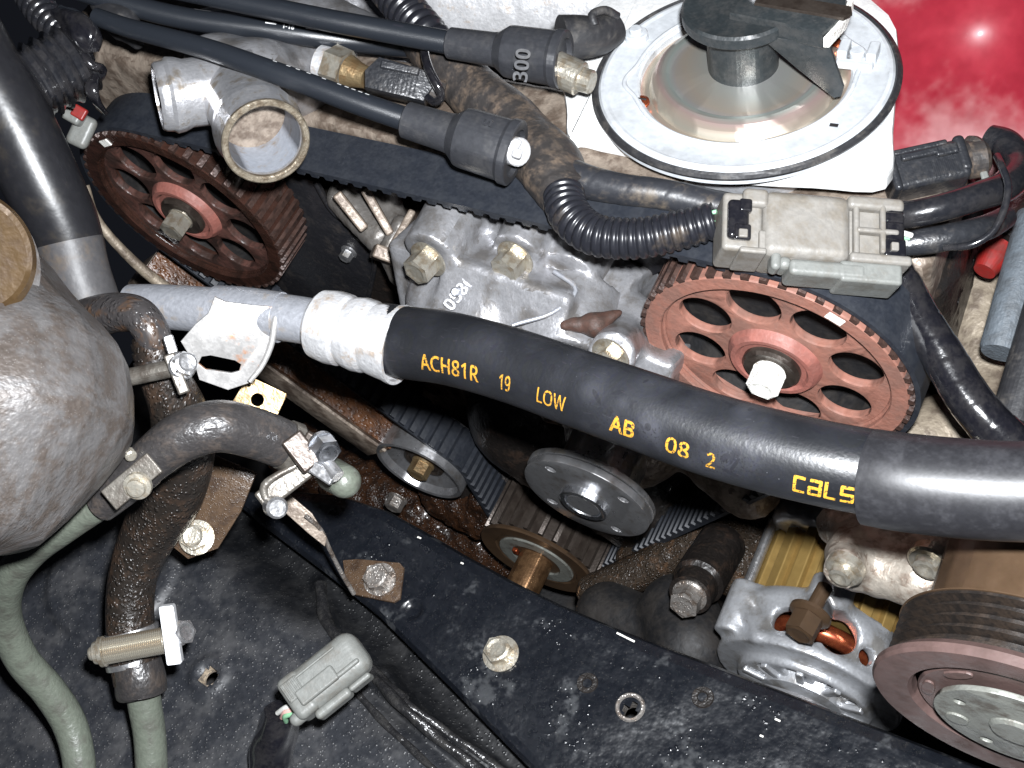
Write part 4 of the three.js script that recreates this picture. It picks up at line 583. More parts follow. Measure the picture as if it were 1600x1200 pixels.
// right hand plug and its cables
{
  const f = frame(1447, 266, .53, -12, -.05, -.3), u = f.u, t = thing('black_plug', 'black plastic wiring plug in front of the red body panel', 'plug', f.pos, undefined, f.quat), b = (x, y, z, w, h, d, r = .001) => box(w * u, h * u, d * u, r, x * u, y * u, z * u);
  lpart(t, 'housing', [b(-2, -2, 0, 122, 64, 60, .0025), b(-56, 2, 2, 14, 76, 66, .002), b(52, 4, 2, 18, 60, 64, .002)], mt.plasticBlack);
  lpart(t, 'latch', [b(-8, 26, 26, 84, 10, 16, .001), b(-12, 14, 34, 60, 12, 10, .001), b(28, 12, 34, 36, 18, 10, .001)], mt.plasticBlack);
  for (let k = 0; k < 7; k++) lpart(t, 'rib', b(2 + k * 6, -14, 30, 2.6, 30, 3, .0002), mt.plasticBlack);
  lpart(t, 'clip_tab', b(-46, 28, 22, 16, 10, 14, .001), mt.connGrey);
  lpart(t, 'rear_seal', [cyl(V(58 * u, 2 * u, 0), V(96 * u, 0, 0), 30 * u, 28, .002), cyl(V(74 * u, 14 * u, 4 * u), V(90 * u, 26 * u, 4 * u), 20 * u, 20, .002)], mt.tapeDusty);
  lpart(t, 'rear_clip', [b(80, -42, 8, 12, 34, 8, .001), b(64, -46, 8, 24, 8, 8, .001), b(98, -40, 8, 22, 7, 8, .001)], mt.connGrey2);
  const k = thing('wiring_cable', 'thick glossy black cable leaving the grey connector and curling up round the black plug', 'cable', P(1480, 320, .5));
  part(k, 'cable', sweep([[1385, 338, .507, 21], [1430, 334, .5, 22], [1480, 322, .497, 22], [1530, 306, .5, 23], [1572, 290, .51, 25], [1590, 260, .525, 26], [1572, 226, .535, 24], [1545, 214, .54, 20]], { m: 28, rings: 120 }), mt.vinylSmooth);
  const k2 = thing('wiring_cable', 'short black taped cable with thin wire ends below the thick glossy cable', 'cable', P(1470, 372, .5));
  part(k2, 'cable', sweep([[1412, 382, .5, 17], [1450, 376, .498, 20], [1500, 366, .498, 20], [1535, 358, .503, 20], [1570, 340, .52, 18]], { m: 24, ripple: tapeRip(5) }), mt.plasticBlack);
  part(k2, 'wire', sweep([[1390, 350, .494, 4.5], [1404, 361, .492, 4.5], [1424, 368, .494, 4.5]], { m: 10 }), mt.whiteWire);
  part(k2, 'wire', sweep([[1388, 390, .494, 4.5], [1404, 384, .492, 5], [1416, 380, .494, 5]], { m: 10 }), mt.whiteWire);
  part(k2, 'wire', sweep([[1390, 372, .496, 4], [1406, 371, .495, 4], [1420, 372, .496, 4]], { m: 10 }), mt.greenWire);
  const k3 = thing('wire_loop', 'thin shiny wire looping from the black plug round to the taped cable', 'wire', P(1570, 330, .49));
  part(k3, 'wire', sweep([[1558, 244, .5, 6], [1566, 262, .49, 6], [1575, 290, .486, 6], [1568, 330, .484, 6], [1548, 365, .484, 6], [1516, 383, .486, 6], [1475, 387, .492, 5.5]], { m: 16 }), mt.vinylSmooth);
  const k4 = thing('wrapped_cable', 'thick cable wrapped in shiny black tape running down to the hose on the right', 'cable', P(1470, 540, .52));
  part(k4, 'cable', sweep([[1386, 395, .525, 26], [1408, 440, .52, 28], [1440, 500, .515, 30], [1490, 585, .508, 33], [1540, 655, .503, 36], [1600, 720, .5, 38], [1660, 780, .5, 38]], { m: 36, rings: 140, ripple: tapeRip(12, .01) }), mt.vinyl);
}
// things along the right edge
{
  const t = thing('engine_bracket', 'pale khaki cast bracket at the right edge behind the wrapped cable', 'bracket', P(1520, 520, .62));
  part(t, 'casting', blob([cap(P(1525, 440, .63), P(1545, 640, .61), .018, .02), cap(P(1500, 680, .6), P(1420, 700, .6), .022, .02), cap(P(1570, 430, .64), P(1600, 620, .63), .016), cap(P(1520, 410, .64), P(1600, 420, .64), .016), cap(P(1560, 700, .6), P(1640, 640, .6), .025)], { k: .012, cell: .003, noise: .001 }), mt.khaki);
  const h = thing('coolant_hose', 'blue grey textured hose end at the right edge', 'hose', P(1580, 460, .56));
  part(h, 'hose', rod(P(1620, 340, .57), P(1562, 552, .55), [[0, 0], [0, .0088], [.97, .0088], [1, .0078], [1, 0]], 36), mt.blueGrey);
  const h2 = thing('coolant_hose', 'plain black hose end at the right edge just above the printed hose', 'hose', P(1590, 620, .53));
  part(h2, 'hose', rod(P(1650, 430, .54), P(1582, 662, .525), [[0, 0], [0, .0092], [.97, .0092], [1, .008], [1, 0]], 36), mt.rubber);
  const v = thing('valve', 'dark rusty valve stem with a red base near the right edge', 'valve', P(1560, 390, .58));
  part(v, 'stem', rod(P(1612, 300, .6), P(1556, 398, .575), [[0, 0], [0, .006], [.5, .0062], [.52, .0078], [.8, .0078], [.82, .006], [1, .006], [1, 0]], 32), mt.blackOil);
  part(v, 'red_base', rod(P(1562, 385, .577), P(1538, 424, .573), [[0, 0], [0, .0068], [.5, .0068], [1, .005], [1, 0]], 28), mt.redPlain);
}

// ---------------------------------------------------------------- centre casting under the belt
{
  const t = thing('water_pipe_casting', 'bright cast aluminium coolant pipe housing between the two cam sprockets', 'casting', P(760, 420, .6));
  const c = (x, y, d, r) => ({ a: P(x, y, d), b: P(x, y, d), r });
  const zc = (x, y, d, r, l, o) => { const p = P(x, y, d); return fcyl(p.clone().add(V(0, 0, -l)), p, r, r * .93, o); };
  part(t, 'casting', blob([
    zc(672, 398, .583, .0145, .03), zc(806, 396, .58, .0125, .03), zc(748, 362, .6, .0085, .02), zc(890, 430, .586, .0155, .03),
    { c: P(735, 432, .607), h: V(.036, .02, .014), q: new THREE.Quaternion().setFromEuler(new THREE.Euler(-.35, 0, .05)), r: .004 }, { c: P(800, 480, .592), h: V(.032, .02, .018), q: new THREE.Quaternion().setFromEuler(new THREE.Euler(-.7, .1, -.1)), r: .003 },
    fcyl(P(880, 560, .585), P(905, 455, .596), .023, .021), cap(P(690, 470, .606), P(760, 500, .594), .017, .018), cap(P(700, 350, .62), P(880, 392, .612), .01, .012)], { k: .0045, cell: .0016, noise: .00025, ns: 130 }), mt.alu);
  const A = P(928, 462, .573), B = P(852, 552, .5655), ridge = sweep([[866, 424, .5735, 4], [900, 452, .568, 4], [866, 467 + 20, .563, 3.5], [800, 508, .563, 3.5]], { m: 10 });
  part(t, 'casting_seam', ridge, mt.aluTube);
  for (const [x, y, d] of [[670, 404, .5765], [806, 402, .574]]) { const q = P(x, y, d), g = align(boltGeo(.0062, .0085, 1.5), q, q.clone().add(V(-.1, .18, 1))); part(t, 'bolt', g, mt.zinc); }
  part(t, 'cast_number', glyphs('0586E', frame(722, 452, .5782, -52, .0, -.12), .0058, .0012, mt.alu), mt.alu);
  part(t, 'cast_pip', rod(P(716, 455, .582), P(711, 456, .574), [[0, 0], [0, .0024], [.8, .0024], [1, .0016], [1, 0]], 18), mt.aluTube);
  const h = thing('thermostat_housing', 'pale bluish aluminium housing with a brown gasket strip beside the right cam sprocket', 'housing', P(960, 520, .58));
  part(h, 'casting', blob([fcyl(P(930, 440, .615), P(990, 480, .605), .02, .02), { c: P(965, 560, .6), h: V(.03, .016, .018), q: new THREE.Quaternion().setFromEuler(new THREE.Euler(-.6, .1, -.15)), r: .003 }, cap(P(905, 540, .594), P(985, 500, .594), .013), fcyl(P(985, 510, .61), P(955, 556, .5455), .0105, .0105)], { k: .006, cell: .0018, noise: .0003 }), mt.alu);
  part(h, 'gasket', blob([cap(P(885, 508, .564), P(930, 507, .562), .0025, .0048), cap(P(930, 507, .562), P(968, 488, .564), .0048, .0015)], { k: .003, cell: .001, noise: .0006 }), mt.gasketBrown);
  const q = P(955, 556, .5425); part(h, 'bolt', align(boltGeo(.0056, .004, 1.6), q, q.clone().add(V(-.1, .3, 1))), mt.zinc);
  const w_ = thing('cast_bracket', 'weathered cast rib bracket left of the aluminium coolant housing', 'bracket', P(590, 360, .66));
  part(w_, 'casting', blob([cap(P(540, 310, .675), P(590, 370, .665), .01, .008), cap(P(600, 310, .67), P(616, 350, .66), .009, .007), cap(P(626, 350, .65), P(600, 396, .65), .0045, .004), cap(P(600, 340, .675), P(640, 420, .675), .012)], { k: .003, cell: .0016, noise: .0004 }), mt.castRib);
  for (const [x, y, d, dg, w, h] of [[548, 330, .655, 52, 70, 16], [590, 330, .652, 60, 80, 14], [628, 366, .648, -62, 70, 12], [606, 400, .655, 20, 50, 22]]) { const f = frame(x, y, d, dg, .2); part(w_, 'rib', box(w * f.u, h * f.u, .02, .0012).applyMatrix4(fmat(f)), mt.castDirty); }
}

// ---------------------------------------------------------------- left side: canister, big hose, plastic boots
{
  const t = thing('cast_canister', 'mottled grey cast housing with brown cap filling the left edge', 'housing', P(0, 640, .42));
  const A = P(-22, 392, .47), B = P(-22, 868, .43), L = A.distanceTo(B), q = y => (y - 392) / 476, R = (r, y) => pxr(r, lerp(.47, .43, q(y)));
  part(t, 'body', rod(A, B, [[380, 62], [400, 78], [440, 106], [480, 132], [520, 162], [545, 184], [570, 202], [600, 215], [640, 222], [680, 223], [705, 220], [730, 205], [760, 180], [790, 152], [817, 124], [834, 104], [850, 84], [862, 30], [866, 0]].map(([y, r]) => [q(y), R(r, y)]), 128, 2, [.28, .16]), mt.canister);
  const c = P(-56, 396, .415), n = camB.clone().addScaledVector(camR, .75).addScaledVector(camU, .25).normalize();
  part(t, 'cap', align(lathe([[-.03, 0], [-.03, .0225], [-.004, .0235], [0, .023], [.002, .021], [.001, .0195], [.001, 0]], 64), c, c.clone().add(n)), mt.capBrown);
  part(t, 'collar', align(lathe([[-.034, .0235], [-.022, .0262], [-.014, .0278], [-.011, .0275], [-.0105, .0245], [-.013, .0235]], 64, .5), c, c.clone().add(n)), mt.canister);
  const h = thing('radiator_hose', 'big smooth black hose curving down the left side with a taped grey end', 'hose', P(60, 260, .58));
  part(h, 'hose', sweep([[-60, 50, .563, 62], [-22, 120, .566, 62], [26, 205, .572, 62], [68, 290, .578, 60], [98, 350, .583, 55], [116, 400, .587, 50]], { m: 48, rings: 90 }), mt.bigHose);
  part(h, 'wrapped_end', sweep([[108, 378, .583, 51.5], [122, 430, .585, 50], [138, 475, .587, 49], [150, 510, .59, 46]], { m: 40 }), mt.wrapGrey);
  const g = thing('bellows_boot', 'shiny black ribbed rubber boot in the upper left corner', 'rubber boot', P(90, 110, .57));
  part(g, 'bellows', rod(P(48, 132, .575), P(130, 88, .585), [[0, 0], [0, .017], ...Array.from({ length: 25 }, (_, i) => [i / 25, .0178 - .0022 * Math.abs(Math.sin(i / 25 * Math.PI * 5))]), [1, .014], [1, 0]], 48, .9), mt.vinylSmooth);
  const k = thing('corrugated_conduit', 'glossy black corrugated conduit in the top left corner above the ribbed boot', 'conduit', P(70, 20, .58));
  part(k, 'tube', sweep([[30, -40, .6, 27], [58, 8, .59, 27], [90, 45, .583, 25], [112, 62, .58, 22]], { m: 28, rings: 150, ripple: corr(.0045, .15) }), mt.vinylSmooth);
  const w = thing('taped_bundle', 'crumpled glossy black tape bundle beside the corrugated conduit in the top left corner', 'tape bundle', P(130, 60, .57));
  part(w, 'bundle', sweep([[92, 22, .582, 14], [116, 36, .574, 21], [136, 58, .57, 22], [140, 82, .572, 13]], { m: 26, rings: 70, ripple: (s, th) => 1 + .1 * Math.sin(th * 3 + s * 200) + .07 * Math.sin(th * 5 - s * 320) }), mt.vinyl);
  part(w, 'tape_tail', sweep([[128, 75, .575, 12], [142, 100, .573, 11], [160, 112, .58, 8], [150, 130, .585, 5]], { m: 14, ripple: (s, th) => 1 + .3 * Math.sin(th * 2 + s * 150) }), mt.vinyl);
  part(w, 'tape_tail', sweep([[150, 120, .575, 6], [143, 140, .57, 9], [150, 158, .575, 7], [165, 175, .585, 5]], { m: 14, ripple: (s, th) => 1 + .3 * Math.sin(th * 2 - s * 180) }), mt.vinyl);
  const z = thing('cable_clip', 'grey plastic clip with a red mark between the big black hose and the belt', 'clip', P(130, 200, .61));
  part(z, 'clip', [box(.011, .016, .006, .003).applyMatrix4(fmat(frame(128, 205, .618, 25))), box(.01, .008, .008, .002).applyMatrix4(fmat(frame(116, 180, .613, 30)))], mt.connGrey2);
  part(z, 'red_mark', box(.007, .006, .003, .001).applyMatrix4(fmat(frame(124, 176, .61, 30))), mt.redPlain);
  const y = thing('lead_holder', 'dusty grey plastic holder where the ignition leads cross at the upper left', 'clip', P(180, 35, .6));
  part(y, 'holder', blob([cap(P(160, 5, .605), P(192, 35, .6), .006, .008), cap(P(185, 40, .602), P(215, 68, .61), .005, .003)], { k: .004, cell: .0012, noise: .0004 }), mt.rubber);
  const d = thing('metal_strip', 'bare pale metal edge strip below the left cam sprocket', 'metal strip', P(220, 390, .66));
  part(d, 'strip', sweep([[134, 290, .655, 6], [150, 340, .66, 7], [200, 400, .67, 8], [260, 450, .68, 9], [310, 478, .685, 8]], { m: 12 }), mt.khaki);
}

// ---------------------------------------------------------------- left lower hoses, clamps and brackets
{
  const t = thing('coolant_return_hose', 'oily brown black hose hanging from a curled elbow down to the silver clamp', 'hose', P(270, 640, .52));
  part(t, 'elbow', sweep([[120, 505, .535, 32], [150, 495, .527, 33], [185, 488, .517, 31], [218, 494, .51, 29], [237, 520, .509, 28], [243, 545, .512, 28]], { m: 32, rings: 60 }), mt.wrapBrown);
  part(t, 'hose', sweep([[236, 525, .511, 30], [250, 575, .515, 36], [278, 640, .525, 44], [285, 700, .54, 50], [268, 770, .555, 50], [235, 830, .565, 44], [210, 890, .57, 38], [203, 950, .572, 37], [207, 1010, .572, 38], [218, 1062, .572, 40]], { m: 36, rings: 110 }), mt.hoseOily);
  const sl = part(t, 'end_sleeve', sweep([[213, 1035, .571, 38], [219, 1060, .571, 39.5], [221, 1082, .572, 39.5], [222, 1087, .572, 36]], { m: 32 }), mt.hoseOld);
}
{ // upper clamp
  const t = thing('hose_clamp', 'greasy screw clamp round the curled elbow right of the grey canister', 'hose clamp', P(245, 560, .505), 'hose clamps');
  for (const [y, r] of [[536, 31], [550, 33], [564, 35]]) part(t, 'band', sweep([[240 + (y - 550) * .3 - 1.5, y - 5, .513, r], [240 + (y - 550) * .3 + 1.5, y + 5, .5135, r]], { m: 36, rings: 6 }), mt.blackOil);
  const f = frame(228, 583, .492, -12), u = f.u, b = (x, y, z, w, h, d) => box(w * u, h * u, d * u, .0008, x * u, y * u, z * u).applyMatrix4(fmat(f));
  part(t, 'screw_barrel', align(lathe([[0, 0], [0, .0035], [.022, .0035], [.022, 0]], 24), P(190, 592, .494), P(278, 573, .492)), mt.greasySteel);
  part(t, 'screw_plate', b(-4, -2, -6, 76, 24, 14), mt.greasySteel);
  part(t, 'end_plate', box(18 * u, 66 * u, 8 * u, .0008).applyMatrix4(fmat(frame(276, 584, .487, -22, .2))), mt.greasySteel);
  part(t, 'nut', align(merge([boltGeo(.0042, .0045, 1.3)]), P(284, 572, .489), P(300, 562, .478)), mt.steel);
  part(t, 'band_tail', box(16 * u, 30 * u, 6 * u, .0008).applyMatrix4(fmat(frame(266, 538, .49, -18, .3))), mt.steel);
}
{ // bent hose
  const t = thing('bypass_hose', 'short bent mottled black hose between two clamps in the lower left', 'hose', P(330, 690, .5));
  part(t, 'hose', sweep([[158, 790, .485, 27], [195, 758, .48, 31], [240, 715, .475, 36], [290, 680, .472, 40], [340, 666, .474, 41], [395, 676, .482, 40], [450, 697, .492, 38], [462, 702, .494, 36]], { m: 40, rings: 120 }), mt.hoseOld);
}
{
  const t = thing('hose_clamp', 'flat band clamp with a round screw head at the lower end of the bent hose', 'hose clamp', P(215, 752, .47), 'hose clamps');
  part(t, 'band', sweep([[178, 768, .4805, 31], [205, 746, .478, 34], [224, 729, .4765, 36]], { m: 36, rings: 10 }), mt.hoseOld);
  part(t, 'strap', box(.022, .009, .0015, .0006).applyMatrix4(fmat(frame(206, 752, .4635, -40))), mt.greasySteel);
  const q = P(216, 758, .4625); part(t, 'screw', align(lathe([[0, 0], [0, .0052], [.0015, .005], [.002, .0036], [.004, .0032], [.0046, .002], [.0046, 0]], 32), q, q.clone().addScaledVector(camB, 1).addScaledVector(camU, -.3)), mt.zinc);
  part(t, 'pin', cyl(P(200, 706, .468), P(206, 714, .465), .0022, 16), mt.zinc);
}
{
  const t = thing('coolant_pipe', 'dull green metal pipe snaking down the left edge from the bent hose', 'pipe', P(30, 960, .52));
  part(t, 'pipe', sweep([[190, 766, .484, 22], [150, 792, .49, 24], [100, 826, .5, 24], [48, 862, .515, 26], [14, 908, .53, 26], [8, 966, .55, 26], [34, 1030, .565, 26], [78, 1082, .575, 26], [108, 1130, .58, 26], [122, 1180, .58, 25], [126, 1240, .58, 25]], { m: 32, rings: 130 }), mt.pipeGreen);
  const p = thing('coolant_pipe', 'straight dull green metal pipe below the silver clamp', 'pipe', P(230, 1140, .575));
  part(p, 'pipe', sweep([[220, 1060, .574, 27], [226, 1100, .576, 26], [234, 1150, .578, 25], [238, 1250, .58, 25]], { m: 32 }), mt.pipeGreen);
}
{ // silver clamp
  const t = thing('hose_clamp', 'bright silver screw clamp with a thick white plate on the lower left hose', 'hose clamp', P(215, 1010, .56), 'hose clamps');
  for (const [a, b] of [[982, 990], [1030, 1038]]) part(t, 'wire_band', sweep([[206, a, .572, 41], [208, b, .572, 41]], { m: 40, rings: 6 }), mt.steel);
  const A = P(140, 1022, .553), B = P(264, 999, .553);
  part(t, 'screw', rod(A, B, [[0, 0], [0, .0026], [.02, .003], [.06, .003], [.065, .0048], [.12, .0052], [.14, .0066], [.19, .0066], [.2, .0056], ...Array.from({ length: 61 }, (_, i) => [.2 + .75 * i / 60, i % 2 ? .0058 : .0052]), [1, .005], [1, 0]], 32, .3), mt.zinc);
  const f = frame(266, 992, .5465, -6, .12), u = f.u;
  part(t, 'thick_plate', plate([[-10, 47], [9, 47], [11, 44], [15, -43], [12, -46], [-7, -46], [-9, -43], [-12, 44]].map(([x, y]) => [x * u, y * u]).reverse(), .007, { bev: .0008 }).translate(0, 0, -.004).applyMatrix4(fmat(f)), mt.steelPlate);
  part(t, 'nut', align(boltGeo(.0048, .0046, 1.12), P(276, 990, .551), P(296, 986, .546)), mt.steel);
}
{ // clamp and clip at the far end of the bent hose
  const t = thing('hose_clamp', 'bare metal screw clamp with a tab at the right end of the bent hose', 'hose clamp', P(470, 720, .49), 'hose clamps');
  part(t, 'band', sweep([[444, 694, .491, 40], [458, 700, .493, 41]], { m: 40, rings: 6 }), mt.greasySteel);
  part(t, 'ear', [box(.009, .0145, .004, .001).applyMatrix4(fmat(frame(472, 706, .48, -38, .3))), box(.006, .012, .004, .001).applyMatrix4(fmat(frame(480, 700, .482, 30)))], mt.crankTooth);
  part(t, 'tongue', box(.0225, .0085, .003, .0012).applyMatrix4(fmat(frame(444, 757, .487, -38, .1))), mt.greasySteel);
  part(t, 'loop', sweep([[462, 728, .487, 6], [430, 745, .485, 6], [413, 760, .485, 7], [417, 782, .486, 7], [432, 792, .487, 6]], { m: 14 }), mt.greasySteel);
  part(t, 'screw', rod(P(480, 690, .485), P(528, 745, .478), [[0, 0], [0, .0028], [1, .0028], [1, 0]], 20), mt.steel);
  part(t, 'nut', align(boltGeo(.0048, .0055, 1.1), P(500, 692, .482), P(520, 716, .474)), mt.steelBright);
  part(t, 'cross_plate', box(.014, .005, .0025, .0008).applyMatrix4(fmat(frame(498, 735, .479, 32, -.2))), mt.steel);
  part(t, 'rivet', cyl(P(426, 790, .487), P(434, 794, .48), .0042, 20, .001), mt.steel);
  const c = thing('rubber_cap', 'faded green rubber cap beside the bent hose clamp', 'cap', P(532, 750, .5));
  part(c, 'cap', blob([cap(P(520, 742, .505), P(538, 752, .495), .0068, .0066)], { cell: .001 }), mt.pipeGreen);
}
{
  const t = thing('mounting_tab', 'brass coloured sheet tab with one round hole below the slotted bracket', 'bracket', P(405, 628, .56)), f = frame(404, 627, .555, 21, .1), u = f.u;
  part(t, 'tab', plate([[-38, -20], [-30, 22], [-22, 32], [36, 27], [38, 24], [34, -24], [28, -26]].map(([x, y]) => [x * u, y * u]).reverse(), .0018, { holes: [circ(-2 * u, 2 * u, 10 * u)], bev: .0004 }).applyMatrix4(fmat(f)), mt.brass);
  part(t, 'tab_leg', box(.021, .002, .03, .0006).applyMatrix4(fmat(frame(398, 652, .575, 21))), mt.brownStrap);
  const s = thing('hose_strap', 'oily brown steel strap bolted down beside the hanging hose', 'bracket', P(320, 800, .6));
  const g = frame(342, 790, .592, -62, -.12), v = g.u;
  part(s, 'strap', plate([[-92, 34], [-60, 36], [70, 38], [76, -30], [10, -36], [-60, -30], [-98, 4]].map(([x, y]) => [x * v, y * v]).reverse(), .002, { bev: .0006 }).applyMatrix4(fmat(g)), mt.brownStrap);
  const q = P(308, 840, .588); part(s, 'bolt', align(boltGeo(.0056, .0045, 1.45), q, q.clone().addScaledVector(camB, 1).addScaledVector(camU, .2)), mt.zinc);
}
{ // thin bracket with diamond plate
  const t = thing('stay_bracket', 'thin bent stay ending in a bolted plate on the black panel', 'bracket', onY(590, 905, -.076));
  const zq = pts => pts.map(([x, y]) => { const p = onY(x, y, -.0775); return [p.x, -p.z]; }), out = plate(zq([[536, 876], [560, 874], [625, 880], [632, 888], [626, 936], [616, 942], [556, 930], [540, 906]]).reverse(), .0018, { bev: .0005 });
  out.rotateX(-Math.PI / 2); out.translate(0, -.0785, 0); part(t, 'foot_plate', out, mt.brownStrap);
  const b = onY(594, 906, -.0765), g = align(boltGeo(.0058, .005, 1.45), b, b.clone().add(V(0, 1, .15))); part(t, 'bolt', g, mt.steelDirty);
  part(t, 'edge', sweep([[478, 806, .565, 3.5], [500, 826, .572, 3.6], [514, 856, .58, 3.6], [534, 896, .592, 3.6], [553, 928, .6, 3.6]], { m: 12 }), mt.steelDirty);
  const f = frame(476, 812, .572, 47, .15), u = f.u; part(t, 'blade', plate([[-46, 12], [0, 16], [44, 6], [52, -6], [20, -10], [-44, -14]].map(([x, y]) => [x * u, y * u]).reverse(), .0016, { bev: .0004 }).applyMatrix4(fmat(f)), mt.castDirty);
}

// ---------------------------------------------------------------- black radiator support panel and dusty shroud
const LIP = [[-.3, .075], [-.16, .095], [-.077, .119], [-.03, .1305], [.012, .142], [.063, .161], [.115, .181], [.2, .215], [.4, .3]];
const lipZ = x => { for (let i = 1; i < LIP.length; i++) if (x <= LIP[i][0]) { const a = LIP[i - 1], b = LIP[i]; return lerp(a[1], b[1], (x - a[0]) / (b[0] - a[0])); } return LIP.at(-1)[1]; };
const EDGE = [[-.3, .112], [-.13, .11], [-.0957, .1048], [-.0645, .0945], [-.0437, .0893], [-.0134, .0887], [.0102, .0923], [.0349, .0966], [.0661, .1013], [.0928, .1042], [.1231, .1056], [.2111, .1066], [.42, .11]];
const table = T => x => { for (let i = 1; i < T.length; i++) if (x <= T[i][0]) return lerp(T[i - 1][1], T[i][1], (x - T[i - 1][0]) / (T[i][0] - T[i - 1][0])); return T.at(-1)[1]; }, edgeZ = table(EDGE);
const vn = (x, z) => Math.sin(x * 61 + 2 * Math.sin(z * 43)) * Math.sin(z * 57 + Math.sin(x * 37)) + .5 * Math.sin(x * 131 + z * 97);
function sheet(nx, nz, fn, skip, tone) {
  const pos = [], idx = []; for (let j = 0; j <= nz; j++) for (let i = 0; i <= nx; i++) { const p = fn(i / nx, j / nz); pos.push(p[0], p[1], p[2]); }
  for (let j = 0; j < nz; j++) for (let i = 0; i < nx; i++) { const a = j * (nx + 1) + i, b = a + nx + 1; if (skip && skip(pos[a * 3], pos[a * 3 + 2])) continue; idx.push(a, b, a + 1, b, b + 1, a + 1); }
  const g = new THREE.BufferGeometry(); g.setAttribute('position', new THREE.Float32BufferAttribute(pos, 3)); g.setIndex(idx); g.computeVertexNormals();
  if (tone) { const c = []; for (let i = 0; i < pos.length; i += 3) { const v = tone(pos[i], pos[i + 2]); c.push(v, v, v); } g.setAttribute('color', new THREE.Float32BufferAttribute(c, 3)); }
  return boxUV(g);
}
{
  const t = thing('radiator_support', 'long glossy black painted support panel running diagonally along the bottom', 'body panel', V(.1, -.08, .14));
  const prof = (x, v) => { // v 0..1 from below the back edge over the top to below the lip
    const L = lipZ(x), e = edgeZ(x); const pts = [[-.17, e + .004], [-.1, e - .001], [-.086, e], [-.0815, e + .0025], [-.08, e + Math.min(.008, (L - e) * .3)], [-.0795, (e + L) / 2], [-.08, L - .006], [-.081, L - .002], [-.084, L], [-.092, L - .001], [-.1, L - .004]];
    const k = Math.min(v * (pts.length - 1), pts.length - 1.0001), i = Math.floor(k), f = k - i; return [lerp(pts[i][0], pts[i + 1][0], f), lerp(pts[i][1], pts[i + 1][1], f)];
  };
  const holes = [onY(985, 1106, -.08)];
  part(t, 'panel', sheet(420, 110, (a, v) => { const x = lerp(-.16, .42, a), [y, z] = prof(x, v); const d = onY(645, 953, -.08); const dd = Math.hypot(x - d.x, z - d.z); return [x, y + (y > -.083 ? .00045 * vn(x, z) - .0018 * Math.exp(-((dd / .0052) ** 6)) + .0008 * Math.exp(-(((dd - .0055) / .0012) ** 2)) : 0), z]; }, (x, z) => holes.some(h => Math.hypot(x - h.x, z - h.z) < .0035)), mt.panel);
  const c = holes[0]; const col = lathe([[-.012, .0068], [.0008, .0068], [.0016, .0062], [.0016, .0052], [.0006, .0046], [-.001, .0044], [-.003, .0047], [-.005, .0043], [-.012, .0043]], 36, .4); part(t, 'threaded_collar', align(col, c, c.clone().add(V(0, 1, 0))), mt.steelDirty);
  for (const [x, y] of [[918, 1068], [1098, 1090]]) { const p = onY(x, y, -.0803); part(t, 'plug', align(lathe([[0, 0], [0, .0052], [.0012, .0046], [.0012, .0026], [.0005, .002], [.0005, 0]], 24), p, p.clone().add(V(0, 1, 0))), mt.blackOil); }
  const cr = rng(21); for (const [x, y, l] of [[655, 840, 8], [722, 880, 6], [980, 990, 34], [1215, 1125, 9], [1190, 1150, 6]]) { const p = onY(x, y, -.0794); p.z = Math.max(p.z, edgeZ(p.x) + .0045); const g = box(l * .00028, .0004, .0009, .0002); g.rotateY((cr() - .5) * .5); g.translate(p.x, p.y, p.z); part(t, 'paint_chip', g, mt.whitePaint); }
  const b = thing('panel_bolt', 'single grey flanged bolt in the middle of the black support panel', 'bolt', onY(783, 1018, -.08)), p = onY(783, 1022, -.0796); part(b, 'bolt_head', align(boltGeo(.0058, .0055, 1.5), p, p.clone().add(V(-.03, 1, .05))), mt.zinc);
}
